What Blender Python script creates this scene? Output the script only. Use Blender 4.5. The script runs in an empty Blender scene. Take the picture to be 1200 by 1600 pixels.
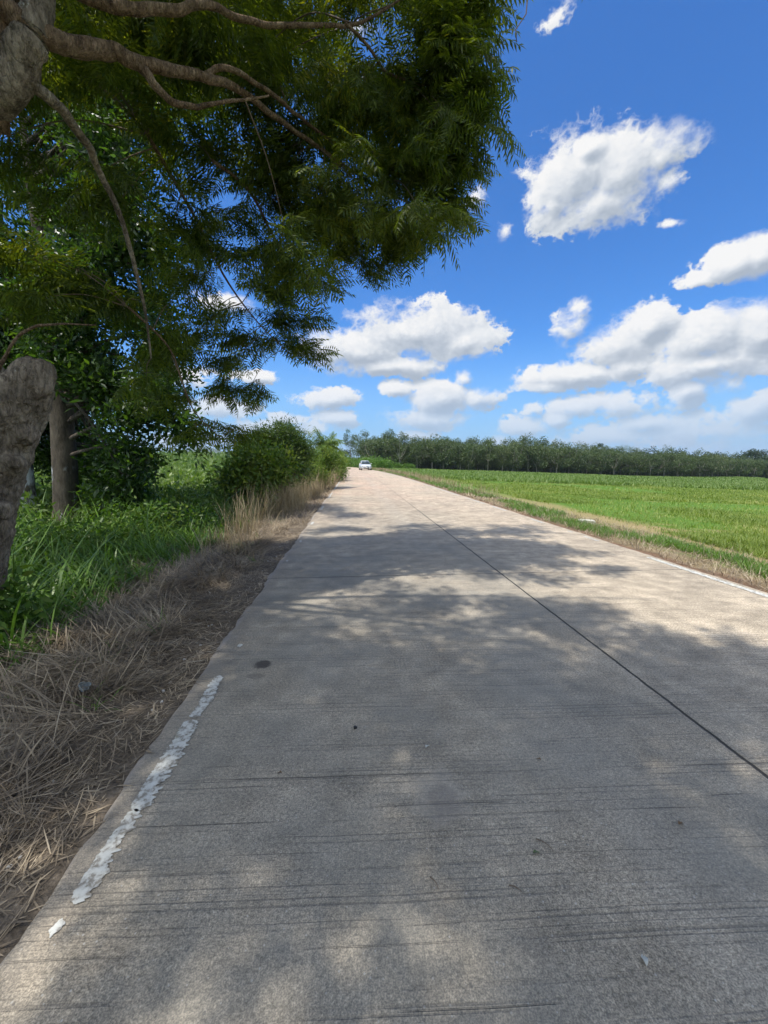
import bpy, math, random
import numpy as np
from mathutils import Vector, Matrix
random.seed(7); RNG = np.random.default_rng(11)
R = math.radians
sc = bpy.context.scene
COL = sc.collection

# ------------------------------------------------------------------ camera
FPX, EYE = 620.0, 1.5
PITCH, YAW = R(7.35), R(4.39)
CAM = np.array([0, 0, EYE])
Fv = np.array([math.sin(YAW)*math.cos(PITCH), math.cos(YAW)*math.cos(PITCH), -math.sin(PITCH)])
Rv = np.array([math.cos(YAW), -math.sin(YAW), 0.0])
Uv = np.cross(Rv, Fv)
cd = bpy.data.cameras.new('camera'); cam = bpy.data.objects.new('camera', cd); COL.objects.link(cam)
cam.matrix_world = Matrix(((Rv[0], Uv[0], -Fv[0], 0), (Rv[1], Uv[1], -Fv[1], 0), (Rv[2], Uv[2], -Fv[2], EYE), (0, 0, 0, 1)))
cd.sensor_fit = 'VERTICAL'; cd.sensor_height = 36; cd.lens = 36*FPX/1600
cd.clip_start = 0.05; cd.clip_end = 6000
sc.camera = cam

def ray(px, py):
    return Fv + Rv*(px-600)/FPX + Uv*(800-py)/FPX
def at(px, py, Y):                       # a point seen at a photo pixel, Y metres down the road
    d = ray(px, py); return CAM + d*(Y/d[1])

# ------------------------------------------------------------------ terrain functions
UL, UJ, UR = -1.11, 1.96, 4.75           # road edge, centre joint, road edge
def xb(y):
    y = np.asarray(y, float); t = np.maximum(y-30, 0); return -t*t/800.0
def sm(a, b, x):
    t = np.clip((x-a)/(b-a), 0, 1); return t*t*(3-2*t)
def vnoise(x, y, s=1.0, seed=0):         # cheap smooth value noise
    x = np.asarray(x, float)*s+seed*17.3; y = np.asarray(y, float)*s+seed*9.1
    xi, yi = np.floor(x), np.floor(y); fx, fy = x-xi, y-yi
    fx, fy = fx*fx*(3-2*fx), fy*fy*(3-2*fy)
    def h(a, b):
        v = np.sin(a*127.1+b*311.7+seed*74.7)*43758.5453; return v-np.floor(v)
    return (h(xi, yi)*(1-fx)+h(xi+1, yi)*fx)*(1-fy)+(h(xi, yi+1)*(1-fx)+h(xi+1, yi+1)*fx)*fy
def gz(x, y):
    x = np.asarray(x, float); y = np.asarray(y, float)
    u = x-xb(y)
    z = np.full(np.broadcast(x, y).shape, -0.16)
    r = np.maximum(u-UR+.07, 0)
    zr = -0.012-6.5*(1-np.exp(-r/140))+0.05*(vnoise(x, y, .6, 3)-.5)*sm(0, 2, r)+0.4*(vnoise(x, y, .05, 4)-.5)*sm(8, 30, r)
    z = np.where(u > UR-.07, zr*sm(0, .03, r)+z*(1-sm(0, .03, r)), z)
    l = np.maximum(UL+.09-u, 0)
    dist = np.hypot(x, y)
    zl = -0.012-.02*sm(.12, .4, l)-0.24*sm(.5, 2.6, l)-0.12*sm(2.5, 9, l)+0.05*(vnoise(x, y, 2.2, 5)-.5)*sm(.1, .6, l)+0.0195*np.maximum(dist-85, 0)*sm(4, 40, l)
    z = np.where(u < UL+.09, zl*sm(0, .03, l)+z*(1-sm(0, .03, l)), z)
    return z

# ------------------------------------------------------------------ mesh helpers
def mesh_obj(name, V, Fs, mat, parent=None, smooth=False, attrs=None):
    """V Nx3, Fs list of index arrays (each Mx3 or Mx4)"""
    if not isinstance(Fs, (list, tuple)): Fs = [Fs]
    V = np.asarray(V, np.float32)
    me = bpy.data.meshes.new(name)
    me.vertices.add(len(V)); me.vertices.foreach_set('co', V.ravel())
    Fs = [np.asarray(f, np.int32) for f in Fs if len(f)]
    loops = np.concatenate([f.ravel() for f in Fs])
    tot = np.concatenate([np.full(len(f), f.shape[1], np.int32) for f in Fs])
    st = np.concatenate([[0], np.cumsum(tot)[:-1]]).astype(np.int32)
    me.loops.add(len(loops)); me.loops.foreach_set('vertex_index', loops)
    me.polygons.add(len(tot)); me.polygons.foreach_set('loop_start', st); me.polygons.foreach_set('loop_total', tot)
    if smooth: me.polygons.foreach_set('use_smooth', np.ones(len(tot), bool))
    if attrs:
        for k, a in attrs.items():
            at_ = me.attributes.new(k, 'FLOAT', 'POINT'); at_.data.foreach_set('value', np.asarray(a, np.float32))
    me.update(calc_edges=True); me.validate()
    if mat: me.materials.append(mat)
    o = bpy.data.objects.new(name, me); COL.objects.link(o)
    if parent: o.parent = parent
    return o
class MB:                                # collects pieces of ONE mesh
    def __init__(s): s.V = []; s.F = {3: [], 4: []}; s.n = 0
    def add(s, V, F):
        V = np.asarray(V, float).reshape(-1, 3)
        Fl = F if isinstance(F, (list, tuple)) and len(F) and isinstance(F[0], np.ndarray) else [np.asarray(F)]
        for f in Fl:
            if len(f): s.F[f.shape[1]].append(f+s.n)
        s.V.append(V); s.n += len(V); return s
    def build(s, name, mat, parent=None, smooth=False):
        return mesh_obj(name, np.concatenate(s.V), [np.concatenate(s.F[k]) for k in (3, 4) if s.F[k]], mat, parent, smooth)
def tube(P, rad, n=8, cap=True):
    P = np.asarray(P, float); rad = np.asarray(rad, float); m = len(P)
    T = np.gradient(P, axis=0); T /= np.linalg.norm(T, axis=1)[:, None]+1e-9
    ref = np.array([0.31, 0.2, 1.0]) if abs(T[0][2]) < .8 else np.array([1.0, .3, .1])
    A = np.cross(T, ref); A /= np.linalg.norm(A, axis=1)[:, None]+1e-9; B = np.cross(T, A)
    th = np.linspace(0, 2*math.pi, n, endpoint=False)
    V = P[:, None]+rad[:, None, None]*(A[:, None]*np.cos(th)[None, :, None]+B[:, None]*np.sin(th)[None, :, None])
    i = np.arange(m-1)[:, None]*n; j = np.arange(n)[None]; k = (j+1) % n
    Q = np.stack([i+j, i+k, i+n+k, i+n+j], -1).reshape(-1, 4)
    V = V.reshape(-1, 3)
    if cap:
        V = np.concatenate([V, [P[0], P[-1]]]); c0, c1 = m*n, m*n+1; jj = np.arange(n); kk = (jj+1) % n
        T3 = np.concatenate([np.stack([kk, jj, np.full(n, c0)], -1), np.stack([(m-1)*n+jj, (m-1)*n+kk, np.full(n, c1)], -1)])
        return V, [Q, T3]
    return V, [Q]
def spline(pts, k=5):                    # catmull-rom through points of any dimension
    p = np.asarray(pts, float); p = np.concatenate([[2*p[0]-p[1]], p, [2*p[-1]-p[-2]]]); out = []
    for i in range(1, len(p)-2):
        for t in np.linspace(0, 1, k, endpoint=False):
            a, b, c, d = p[i-1:i+3]
            out.append(.5*((2*b)+(c-a)*t+(2*a-5*b+4*c-d)*t*t+(3*b-a-3*c+d)*t**3))
    out.append(p[-2]); return np.array(out)
def box(c, s, rot=None):
    c = np.asarray(c, float); s = np.asarray(s, float)/2
    V = np.array([[x, y, z] for x in (-1, 1) for y in (-1, 1) for z in (-1, 1)])*s
    if rot is not None: V = V@np.asarray(rot).T
    return V+c, np.array([[0, 1, 3, 2], [4, 6, 7, 5], [0, 4, 5, 1], [2, 3, 7, 6], [0, 2, 6, 4], [1, 5, 7, 3]])
def blades(P, H, W, az, lean, curl, seg=4, tw=0.0):
    """grass blades: tapered strips that bend; returns verts, quads"""
    N = len(P); t = np.linspace(0, 1, seg+1)
    ang = lean[:, None]+curl[:, None]*t[None]**1.3
    ds = (H/seg)[:, None]
    am = (ang[:, 1:]+ang[:, :-1])/2
    r = np.concatenate([np.zeros((N, 1)), np.cumsum(np.sin(am)*ds, 1)], 1)
    z = np.concatenate([np.zeros((N, 1)), np.cumsum(np.cos(am)*ds, 1)], 1)
    ca, sa = np.cos(az)[:, None], np.sin(az)[:, None]
    C = np.stack([P[:, 0:1]+r*ca, P[:, 1:2]+r*sa, P[:, 2:3]+z], -1)
    w = (W[:, None]*np.minimum(1, 2.2*(1-t[None])**.8+.04)*(.65+.35*np.minimum(1, t[None]*4)))/2
    side = np.stack([-sa+0*r, ca+0*r, 0*r], -1)
    tws = (RNG.random(N)-.5)[:, None]*tw
    side[..., 2] += tws
    V = np.stack([C-side*w[..., None], C+side*w[..., None]], 2).reshape(-1, 3)
    b = (np.arange(N)*(seg+1)*2)[:, None]+(np.arange(seg)*2)[None]
    Q = np.stack([b, b+1, b+3, b+2], -1).reshape(-1, 4)
    return V, Q
def kites(P, D, L, W, nrm=None, fold=.0):
    """leaf = 4-vert kite pointing along D"""
    N = len(P); D = D/(np.linalg.norm(D, axis=1)[:, None]+1e-9)
    if nrm is None: nrm = RNG.normal(size=(N, 3))
    S = np.cross(D, nrm); S /= np.linalg.norm(S, axis=1)[:, None]+1e-9
    L = np.broadcast_to(L, (N,))[:, None]; W = np.broadcast_to(W, (N,))[:, None]/2
    U = np.cross(S, D)
    m = P+D*L*.42-U*W*fold
    V = np.stack([P, m-S*W, P+D*L-U*L*.12, m+S*W], 1).reshape(-1, 3)
    return V, (np.arange(N)*4)[:, None]+np.arange(4)[None]
def inst(TV, TF, M, T):
    """N copies of a template inside one mesh. M Nx3x3, T Nx3"""
    V = np.einsum('nij,vj->nvi', M, TV)+T[:, None]
    F = (TF[None]+(np.arange(len(T))*len(TV))[:, None, None]).reshape(-1, TF.shape[1])
    return V.reshape(-1, 3), F
def basis(D, roll, scale):
    """rotation matrices whose x axis is D"""
    D = D/np.linalg.norm(D, axis=1)[:, None]
    Z = np.zeros_like(D); Z[:, 2] = 1
    S = np.cross(Z, D); S /= np.linalg.norm(S, axis=1)[:, None]+1e-6
    U = np.cross(D, S)
    c, s = np.cos(roll)[:, None], np.sin(roll)[:, None]
    return np.stack([D, S*c+U*s, U*c-S*s], -1)*np.asarray(scale)[:, None, None]
def tag(o, label=None, cat=None, group=None, kind=None):
    for k, v in (('label', label), ('category', cat), ('group', group), ('kind', kind)):
        if v: o[k] = v
    return o
def empty(name, loc, label=None, cat=None, group=None):
    o = bpy.data.objects.new(name, None); COL.objects.link(o); o.location = [float(c) for c in loc]
    o.empty_display_size = .2
    return tag(o, label, cat, group)
def copy_tree(o, parent=None):
    c = o.copy(); COL.objects.link(c); c.parent = parent
    for ch in [k for k in o.children]: copy_tree(ch, c)
    return c

# ------------------------------------------------------------------ node helpers
class G:
    def __init__(s, nt): s.nt = nt; nt.nodes.clear()
    def n(s, typ, ins=None, **props):
        nd = s.nt.nodes.new(typ)
        for k, v in props.items(): setattr(nd, k, v)
        for k, v in (ins or {}).items(): s.set(nd.inputs[k], v)
        return nd
    def set(s, sock, v):
        if isinstance(v, bpy.types.NodeSocket): s.nt.links.new(v, sock)
        elif isinstance(v, bpy.types.Node): s.nt.links.new(v.outputs[0], sock)
        else:
            if sock.type == 'RGBA' and not isinstance(v, (int, float)) and len(v) == 3: v = (*v, 1)
            sock.default_value = v
    def m(s, op, a, b=None, c=None, clamp=False):
        nd = s.n('ShaderNodeMath', operation=op, use_clamp=clamp)
        for i, v in enumerate((a, b, c)):
            if v is not None: s.set(nd.inputs[i], v)
        return nd.outputs[0]
    def v(s, op, a, b=None, c=None):
        nd = s.n('ShaderNodeVectorMath', operation=op)
        for i, v in enumerate((a, b, c)):
            if v is not None: s.set(nd.inputs[i], v)
        return nd.outputs['Value'] if op in ('LENGTH', 'DOT_PRODUCT', 'DISTANCE') else nd.outputs[0]
    def mix(s, f, a, b, mode='MIX'):
        nd = s.n('ShaderNodeMix', data_type='RGBA', blend_type=mode)
        s.set(nd.inputs[0], f); s.set(nd.inputs[6], a); s.set(nd.inputs[7], b); return nd.outputs[2]
    def noise(s, vec, scale, detail=4, rough=.55, dist=0.0, dim='3D', ntype=None):
        nd = s.n('ShaderNodeTexNoise', {'Scale': scale, 'Detail': detail, 'Roughness': rough, 'Distortion': dist}, noise_dimensions=dim)
        if ntype: nd.noise_type = ntype
        if vec is not None: s.set(nd.inputs['W' if dim == '1D' else 'Vector'], vec)
        return nd.outputs[0]
    def ramp(s, f, stops, interp='LINEAR'):
        nd = s.n('ShaderNodeValToRGB'); cr = nd.color_ramp; cr.interpolation = interp
        while len(cr.elements) < len(stops): cr.elements.new(.5)
        for e, (p, c) in zip(cr.elements, stops):
            e.position = p; e.color = (*c, 1) if not isinstance(c, (int, float)) else (c, c, c, 1)
        s.set(nd.inputs[0], f); return nd.outputs[0]
    def sstep(s, a, b, x):
        nd = s.n('ShaderNodeMapRange', interpolation_type='SMOOTHSTEP')
        s.set(nd.inputs[0], x); nd.inputs[1].default_value = a; nd.inputs[2].default_value = b; return nd.outputs[0]
    def lstep(s, a, b, x, o0=0.0, o1=1.0):
        nd = s.n('ShaderNodeMapRange')
        s.set(nd.inputs[0], x); nd.inputs[1].default_value = a; nd.inputs[2].default_value = b
        nd.inputs[3].default_value = o0; nd.inputs[4].default_value = o1; return nd.outputs[0]
    def attr(s, name): return s.n('ShaderNodeAttribute', attribute_name=name).outputs['Fac']
def newmat(name):
    m = bpy.data.materials.new(name); m.use_nodes = True; return m, G(m.node_tree)
def finish(g, col, rough=.8, bump=None, bstr=.5, bdist=.01, spec=.3, extra=None):
    ins = {'Base Color': col, 'Roughness': rough, 'Specular IOR Level': spec}
    if extra: ins.update(extra)
    p = g.n('ShaderNodeBsdfPrincipled', ins)
    if bump is not None:
        b = g.n('ShaderNodeBump', {'Strength': bstr, 'Distance': bdist, 'Height': bump}); g.set(p.inputs['Normal'], b.outputs[0])
    out = g.n('ShaderNodeOutputMaterial'); g.set(out.inputs[0], p.outputs[0]); return p
def leafmat(name, stops, trans=.35, tcol=None, patch=None, pscale=.5, rough=.5, spec=.4):
    """leaves and blades: a colour of its own for every leaf, some light passing through"""
    m, g = newmat(name)
    rnd = g.n('ShaderNodeNewGeometry').outputs['Random Per Island']
    pos = g.n('ShaderNodeNewGeometry').outputs['Position']
    nz = g.noise(pos, pscale, 3, .6)
    f = g.m('ADD', g.m('MULTIPLY', rnd, .55), g.m('MULTIPLY', g.lstep(.3, .7, nz), .45), clamp=True)
    c = g.ramp(f, stops)
    p = g.n('ShaderNodeBsdfPrincipled', {'Base Color': c, 'Roughness': rough, 'Specular IOR Level': spec})
    tc = g.mix(1.0, c, tcol or (1.25, 1.35, .55), 'MULTIPLY')
    t = g.n('ShaderNodeBsdfTranslucent', {'Color': tc})
    mx = g.n('ShaderNodeMixShader', {0: trans, 1: p.outputs[0], 2: t.outputs[0]})
    out = g.n('ShaderNodeOutputMaterial'); g.set(out.inputs[0], mx.outputs[0]); return m
def plain(name, col, rough=.6, metal=0.0, spec=.5, noise=.12, scale=30):
    m, g = newmat(name)
    pos = g.n('ShaderNodeTexCoord').outputs['Object']
    c = g.mix(noise, col, g.noise(pos, scale, 4), 'OVERLAY')
    finish(g, c, rough, spec=spec, extra={'Metallic': metal}); return m

# ------------------------------------------------------------------ world: sky with cumulus
SUN = np.array([-0.26, -0.20, 1.0]); SUN /= np.linalg.norm(SUN)
SUN_EL = math.asin(SUN[2]); SUN_AZ = math.atan2(SUN[0], SUN[1])
def azel(px, py):
    d = ray(px, py); d = d/np.linalg.norm(d); return math.atan2(d[0], d[1]), math.asin(d[2])
CLOUDS = [  # photo px centre, radii px, weight : where each cumulus of that day stood
 (892,278,88,80,1.0),(972,275,98,86,1.0),(1030,245,58,48,.8),(935,318,92,58,.95),(1042,285,38,38,.6),(915,230,36,30,1),(862,312,42,46,.8),
 (1145,412,78,34,1),(1190,400,60,38,1),(1095,432,45,16,.8),
 (560,548,95,38,1),(650,520,110,52,1),(725,535,65,34,.8),(600,570,110,20,.9),
 (515,624,56,20,.9),(450,655,40,10,.6),(530,655,42,18,.9),(490,668,50,12,.7),
 (620,607,30,17,.9),(690,622,60,32,.9),(725,588,20,15,.8),(745,622,40,20,.8),(665,655,80,24,.6),(650,680,40,12,.7),
 (895,508,40,30,.75),(905,485,22,22,.7),(965,540,70,45,.9),(1010,510,60,36,1),(1100,530,110,52,1),(1190,520,90,52,1),(1100,570,170,40,1),
 (900,585,110,24,.85),(850,603,60,12,.7),(980,572,60,30,.8),
 (900,636,60,22,.7),(820,668,50,20,.75),(985,628,60,26,.7),(1072,612,40,30,.95),(1140,600,50,24,.6),(1175,640,50,34,.85),(1100,672,220,34,.5),(950,680,140,20,.5),(870,655,30,16,.8),(1010,660,60,18,.7),(830,640,24,14,.6),(770,690,60,12,.6),
 (350,474,58,18,.75),(400,590,40,12,.7),(260,590,90,25,.7),(330,640,80,22,.7),(400,668,60,16,.85),(300,690,90,16,.6),
 (790,361,20,13,.36),(868,28,24,20,.22),(1045,348,22,9,.55),(745,308,20,26,.4),
 (180,350,60,40,.6),(120,200,70,50,.6),(560,40,40,30,.5),
]
w = bpy.data.worlds.new("World"); sc.world = w; w.use_nodes = True
def build_world():
    g = G(w.node_tree)
    d = g.n('ShaderNodeTexCoord').outputs['Generated']
    d = g.v('NORMALIZE', d)
    sky = g.n('ShaderNodeTexSky', sky_type='NISHITA', sun_disc=False, sun_elevation=SUN_EL, sun_rotation=SUN_AZ,
              air_density=1.0, dust_density=.35, ozone_density=3.0, altitude=50)
    hsv = g.n('ShaderNodeHueSaturation', {'Hue': .502, 'Saturation': SKY_SAT, 'Value': SKY_VAL, 'Color': sky.outputs[0]})
    skyc = g.mix(1.0, hsv.outputs[0], (.62, 1.20, 1.72), 'MULTIPLY')
    sx = g.n('ShaderNodeSeparateXYZ', {0: d})
    az = g.m('ARCTAN2', sx.outputs[0], sx.outputs[1]); el = g.m('ARCSINE', sx.outputs[2])
    q0 = g.n('ShaderNodeCombineXYZ', {0: az, 1: el}).outputs[0]
    wn = g.n('ShaderNodeTexNoise', {'Vector': d, 'Scale': 9.0, 'Detail': 2.0, 'Roughness': .5}).outputs[1]
    q0 = g.v('MULTIPLY_ADD', g.v('SUBTRACT', wn, (.5, .5, .5)), (.034, .024, 0), q0)
    # unseen clouds added behind and overhead to whiten and lift the fill light
    gen = g.m('MULTIPLY', g.m('SUBTRACT', g.noise(d, 2.6, 2), .44), 5.0)
    back = g.m('MAXIMUM', g.sstep(1.0, 1.35, g.m('ABSOLUTE', az)), g.sstep(.98, 1.15, el))
    gen = g.m('SUBTRACT', g.m('MULTIPLY', g.m('ADD', gen, 2.0), back), 2.0)
    def field(off, det):
        dd = g.v('ADD', d, off) if off else d
        q = g.v('ADD', q0, (off[0], off[2], 0)) if off else q0
        M = None
        for (px, py, rx, ry, wt) in CLOUDS:
            a0, e0 = azel(px, py); ra = abs(azel(px+rx, py)[0]-azel(px-rx, py)[0])/2; re = abs(azel(px, py-ry)[1]-azel(px, py+ry)[1])/2
            ra *= 1.10; re *= 1.10
            l = g.v('LENGTH', g.v('MULTIPLY_ADD', q, (1/ra, 1/re, 0), (-a0/ra, -e0/re, 0)))
            f = g.m('MULTIPLY_ADD', l, -wt, wt)
            M = f if M is None else g.m('MAXIMUM', M, f)
        M = g.m('MAXIMUM', g.m('MAXIMUM', M, -1.5), gen)
        st = g.v('MULTIPLY', dd, (1, 1, 1.35))
        fb = g.noise(st, 11.0, det, .54)
        bl = g.noise(st, 27.0, max(2, det-3), .6)
        bil = g.m('SUBTRACT', .16, g.m('ABSOLUTE', g.m('SUBTRACT', bl, .5)))
        D = g.m('MULTIPLY_ADD', g.m('SUBTRACT', fb, .5), 1.25, M)
        D = g.m('MULTIPLY_ADD', bil, 1.45, g.m('SUBTRACT', D, .15))
        return D, M
    D0, M0 = field(None, 7)
    D1, M1 = field((-0.012, 0.0, 0.018), 5)
    wz = g.n('ShaderNodeSeparateXYZ', {0: wn}).outputs[2]
    soft = g.lstep(.42, .66, wz, .18, .80)
    mr = g.n('ShaderNodeMapRange', {0: D0, 1: 0.0, 2: soft}, interpolation_type='SMOOTHSTEP'); a = mr.outputs[0]
    # light side / shade side of every billow, and grey flat bases
    dl = g.m('SUBTRACT', D0, D1)
    dm = g.m('SUBTRACT', M0, M1)
    lit = g.m('ADD', g.m('MULTIPLY_ADD', dl, .75, .60), g.m('MULTIPLY', dm, .9))
    thick = g.sstep(.10, .95, D0)
    lit = g.m('SUBTRACT', lit, g.m('MULTIPLY', thick, .26), clamp=True)
    cc = g.ramp(lit, [(0.0, (.44, .50, .58)), (.35, (.60, .65, .71)), (.66, (.83, .855, .88)), (1.0, (1.0, .99, .97))])
    # low clouds sit behind kilometres of bright air
    far = g.sstep(.20, .02, el)
    cc = g.mix(g.m('MULTIPLY', far, .50), cc, (.45, .60, .80))
    cc = g.mix(1.0, cc, (CLOUD_V,)*3, 'MULTIPLY')
    # unseen clouds brightened and warmed towards the sun to fill the shade
    sd = g.m('MAXIMUM', g.v('DOT_PRODUCT', d, tuple(SUN)), 0.0)
    glow = g.m('MULTIPLY_ADD', g.m('POWER', sd, 3.0), 1.9, 1.0)
    glow = g.m('MULTIPLY_ADD', g.m('MULTIPLY', g.m('SUBTRACT', glow, 1.0), back), 1.0, 1.0)
    glow = g.m('MULTIPLY_ADD', back, .25, glow)
    cc = g.v('MULTIPLY', cc, g.v('MULTIPLY_ADD', (1.0, .975, .93), g.n('ShaderNodeCombineXYZ', {0: g.m('SUBTRACT', glow, 1.0), 1: g.m('SUBTRACT', glow, 1.0), 2: g.m('SUBTRACT', glow, 1.0)}).outputs[0], (1, 1, 1)))
    a = g.m('MULTIPLY', a, g.m('MULTIPLY_ADD', far, -.28, .97))
    skyc = g.mix(g.m('MULTIPLY', g.sstep(.30, .0, el), .82), skyc, (2.3, 4.1, 6.4))
    c = g.mix(a, skyc, cc)
    bg = g.n('ShaderNodeBackground', {'Color': c, 'Strength': .12})
    out = g.n('ShaderNodeOutputWorld'); g.set(out.inputs[0], bg.outputs[0])
SKY_SAT, SKY_VAL, CLOUD_V = 1.12, .80, 7.0
build_world()
w.cycles.sampling_method = 'MANUAL'; w.cycles.sample_map_resolution = 512

ld = bpy.data.lights.new('sun', 'SUN'); ld.energy = 4.4; ld.angle = R(.6); ld.color = (1.0, .955, .88)
lo = bpy.data.objects.new('sun', ld); COL.objects.link(lo)
lo.rotation_euler = Vector(SUN).to_track_quat('Z', 'Y').to_euler()

vs = sc.view_settings; vs.view_transform = 'Standard'; vs.look = 'None'; vs.exposure = 0.22; vs.gamma = 1
sc.cycles.use_denoising = True
try: sc.cycles.denoiser = 'OPENIMAGEDENOISE'
except Exception: pass
sc.cycles.max_bounces = 7; sc.cycles.diffuse_bounces = 4; sc.cycles.glossy_bounces = 2; sc.cycles.transmission_bounces = 4
sc.cycles.transparent_max_bounces = 4; sc.cycles.caustics_reflective = False; sc.cycles.caustics_refractive = False
sc.cycles.sample_clamp_indirect = 6; sc.cycles.volume_bounces = 0
sc.cycles.use_adaptive_sampling = True; sc.cycles.adaptive_threshold = .018; sc.cycles.adaptive_min_samples = 24

# ------------------------------------------------------------------ materials
def m_road():
    m, g = newmat('weathered_concrete')
    u, v = g.attr('u'), g.attr('v')
    co = g.n('ShaderNodeCombineXYZ', {0: u, 1: v}).outputs[0]
    big = g.noise(co, .55, 5, .6); mid = g.noise(co, 5, 5, .65); fine = g.noise(co, 70, 3, .7)
    grit = g.noise(co, 190, 2, .6)
    c = g.mix(g.lstep(.35, .65, big), (.315, .270, .205), (.395, .335, .250))
    # reddish dusty tint further along, strengthened to paint the sunlit stretch brighter and warmer
    dust_sun = g.m('MULTIPLY', g.sstep(3, 26, v), g.lstep(.3, .7, g.noise(co, .35, 3)))
    c = g.mix(g.m('MULTIPLY', dust_sun, .85), c, (.53, .375, .275))
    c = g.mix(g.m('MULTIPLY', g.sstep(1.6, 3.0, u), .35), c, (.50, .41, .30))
    c = g.mix(.85, c, g.ramp(mid, [(.30, .34), (.70, .68)]), 'OVERLAY')
    c = g.mix(.7, c, g.ramp(g.noise(co, 1.7, 5, .65), [(.32, .36), (.68, .64)]), 'OVERLAY')
    lanes = g.m('ABSOLUTE', g.m('SUBTRACT', g.m('ABSOLUTE', g.m('SUBTRACT', u, .45)), .75))
    c = g.mix(g.m('MULTIPLY', g.sstep(.35, .05, lanes), .16), c, (.41, .375, .32))
    c = g.mix(.85, c, g.ramp(fine, [(.31, .23), (.71, .77)]), 'OVERLAY')
    c = g.mix(.7, c, g.ramp(grit, [(.38, .22), (.62, .76)]), 'OVERLAY')
    # exposed pale stones and dark pits
    vo = g.n('ShaderNodeTexVoronoi', {'Vector': co, 'Scale': 55.0, 'Randomness': 1.0})
    peb = g.m('MULTIPLY', g.m('LESS_THAN', vo.outputs['Distance'], .18), g.m('GREATER_THAN', g.n('ShaderNodeSeparateColor', {0: vo.outputs['Color']}).outputs[0], .86))
    c = g.mix(g.m('MULTIPLY', peb, .55), c, (.62, .60, .55))
    vo2 = g.n('ShaderNodeTexVoronoi', {'Vector': co, 'Scale': 34.0, 'Randomness': 1.0})
    pit = g.m('MULTIPLY', g.m('LESS_THAN', vo2.outputs['Distance'], .16), g.m('GREATER_THAN', g.n('ShaderNodeSeparateColor', {0: vo2.outputs['Color']}).outputs[1], .80))
    c = g.mix(g.m('MULTIPLY', pit, .6), c, (.09, .085, .08))
    # algae film; darker and cooler near, painting the canopy shade into the slab
    alg_shade = g.m('MULTIPLY', g.lstep(.30, .62, g.noise(co, 1.3, 4, .6)), g.m('MULTIPLY', g.sstep(13, 5, v), g.sstep(3.2, 1.5, u)))
    c = g.mix(g.m('MULTIPLY', alg_shade, .55), c, (.205, .205, .185))
    # broomed grooves across the slab, worn away in places
    vv = g.m('ADD', v, g.m('ADD', g.m('MULTIPLY', u, .035), g.m('MULTIPLY', g.noise(co, 1.2, 2), .03)))
    ln = g.n('ShaderNodeTexNoise', {'W': vv, 'Scale': 46.0, 'Detail': 3.0, 'Roughness': .8}, noise_dimensions='1D').outputs[0]
    st = g.v('MULTIPLY', co, (1.3, 9.0, 1))
    brk = g.noise(st, 1.0, 3, .6)
    gr = g.m('MULTIPLY', g.sstep(.625, .70, ln), g.sstep(.47, .62, brk))
    ln2 = g.n('ShaderNodeTexNoise', {'W': vv, 'Scale': 75.0, 'Detail': 1.0}, noise_dimensions='1D').outputs[0]
    gr2 = g.m('MULTIPLY', g.sstep(.50, .70, ln2), g.sstep(.42, .6, g.noise(st, .6, 3)))
    grv = g.m('MAXIMUM', gr, g.m('MULTIPLY', gr2, .5))
    c = g.mix(g.m('MULTIPLY', grv, .72), c, (.075, .07, .062))
    # sawn joints
    wob = g.m('MULTIPLY', g.m('SUBTRACT', g.noise(co, 9, 3), .5), .016)
    dj = g.m('ABSOLUTE', g.m('SUBTRACT', g.m('ADD', u, wob), UJ))
    fadej = g.lstep(5, 30, v, 1, .35)
    jt = g.m('MULTIPLY', g.sstep(.013, .006, dj), fadej)
    pv = g.m('ABSOLUTE', g.m('SUBTRACT', g.m('PINGPONG', g.m('ADD', g.m('ADD', v, wob), 4.95), 5.0), 0.0))
    jt2 = g.m('MULTIPLY', g.sstep(.012, .005, pv), .75)
    rim = g.m('MULTIPLY', g.sstep(.07, .01, dj), g.lstep(.4, .7, g.noise(co, 14, 3)))
    c = g.mix(g.m('MULTIPLY', rim, .35), c, (.17, .16, .14))
    J = g.m('MAXIMUM', jt, jt2)
    c = g.mix(g.m('MULTIPLY', J, .92), c, (.03, .028, .026))
    # slab rim: smoother, a little paler and stained by soil
    e = g.m('ADD', g.m('SUBTRACT', u, UL), g.m('MULTIPLY', g.m('SUBTRACT', mid, .5), .09))
    c = g.mix(g.m('MULTIPLY', g.sstep(.055, .02, e), .55), c, (.36, .33, .30))
    c = g.mix(g.m('MULTIPLY', g.sstep(.24, .10, e), .22), c, (.20, .17, .145))
    # mortar scar, drip stains
    def spot(x, y, r, sy=1.0, k=.45):
        dv = g.v('LENGTH', g.v('MULTIPLY', g.v('SUBTRACT', co, (x, y, 0)), (1/r, 1/(r*sy), 1)))
        return g.sstep(1.0, .55, g.m('ADD', dv, g.m('MULTIPLY', g.m('SUBTRACT', g.noise(co, 13, 4, .65), .5), 1.6*k+.3)))
    s1 = spot(.36, 1.60, .16, 1.2, .8); c = g.mix(g.m('MULTIPLY', s1, .35), c, (.40, .36, .30))
    s1 = spot(.39, 1.56, .085, 1.2, .8); c = g.mix(g.m('MULTIPLY', s1, .40), c, (.17, .15, .135))
    s2 = spot(-.69, 2.84, .075, 1.0); c = g.mix(g.m('MULTIPLY', s2, .85), c, (.05, .043, .038))
    s3 = spot(-.70, 2.68, .08, .6); c = g.mix(g.m('MULTIPLY', s3, .5), c, (.12, .105, .09))
    for (x, y, r) in ((-.15, .55, .10), (.55, 1.02, .06), (1.25, 3.3, .05)):
        s4 = spot(x, y, r, 1.6, .9); c = g.mix(g.m('MULTIPLY', s4, .15), c, (.13, .12, .11))
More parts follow.
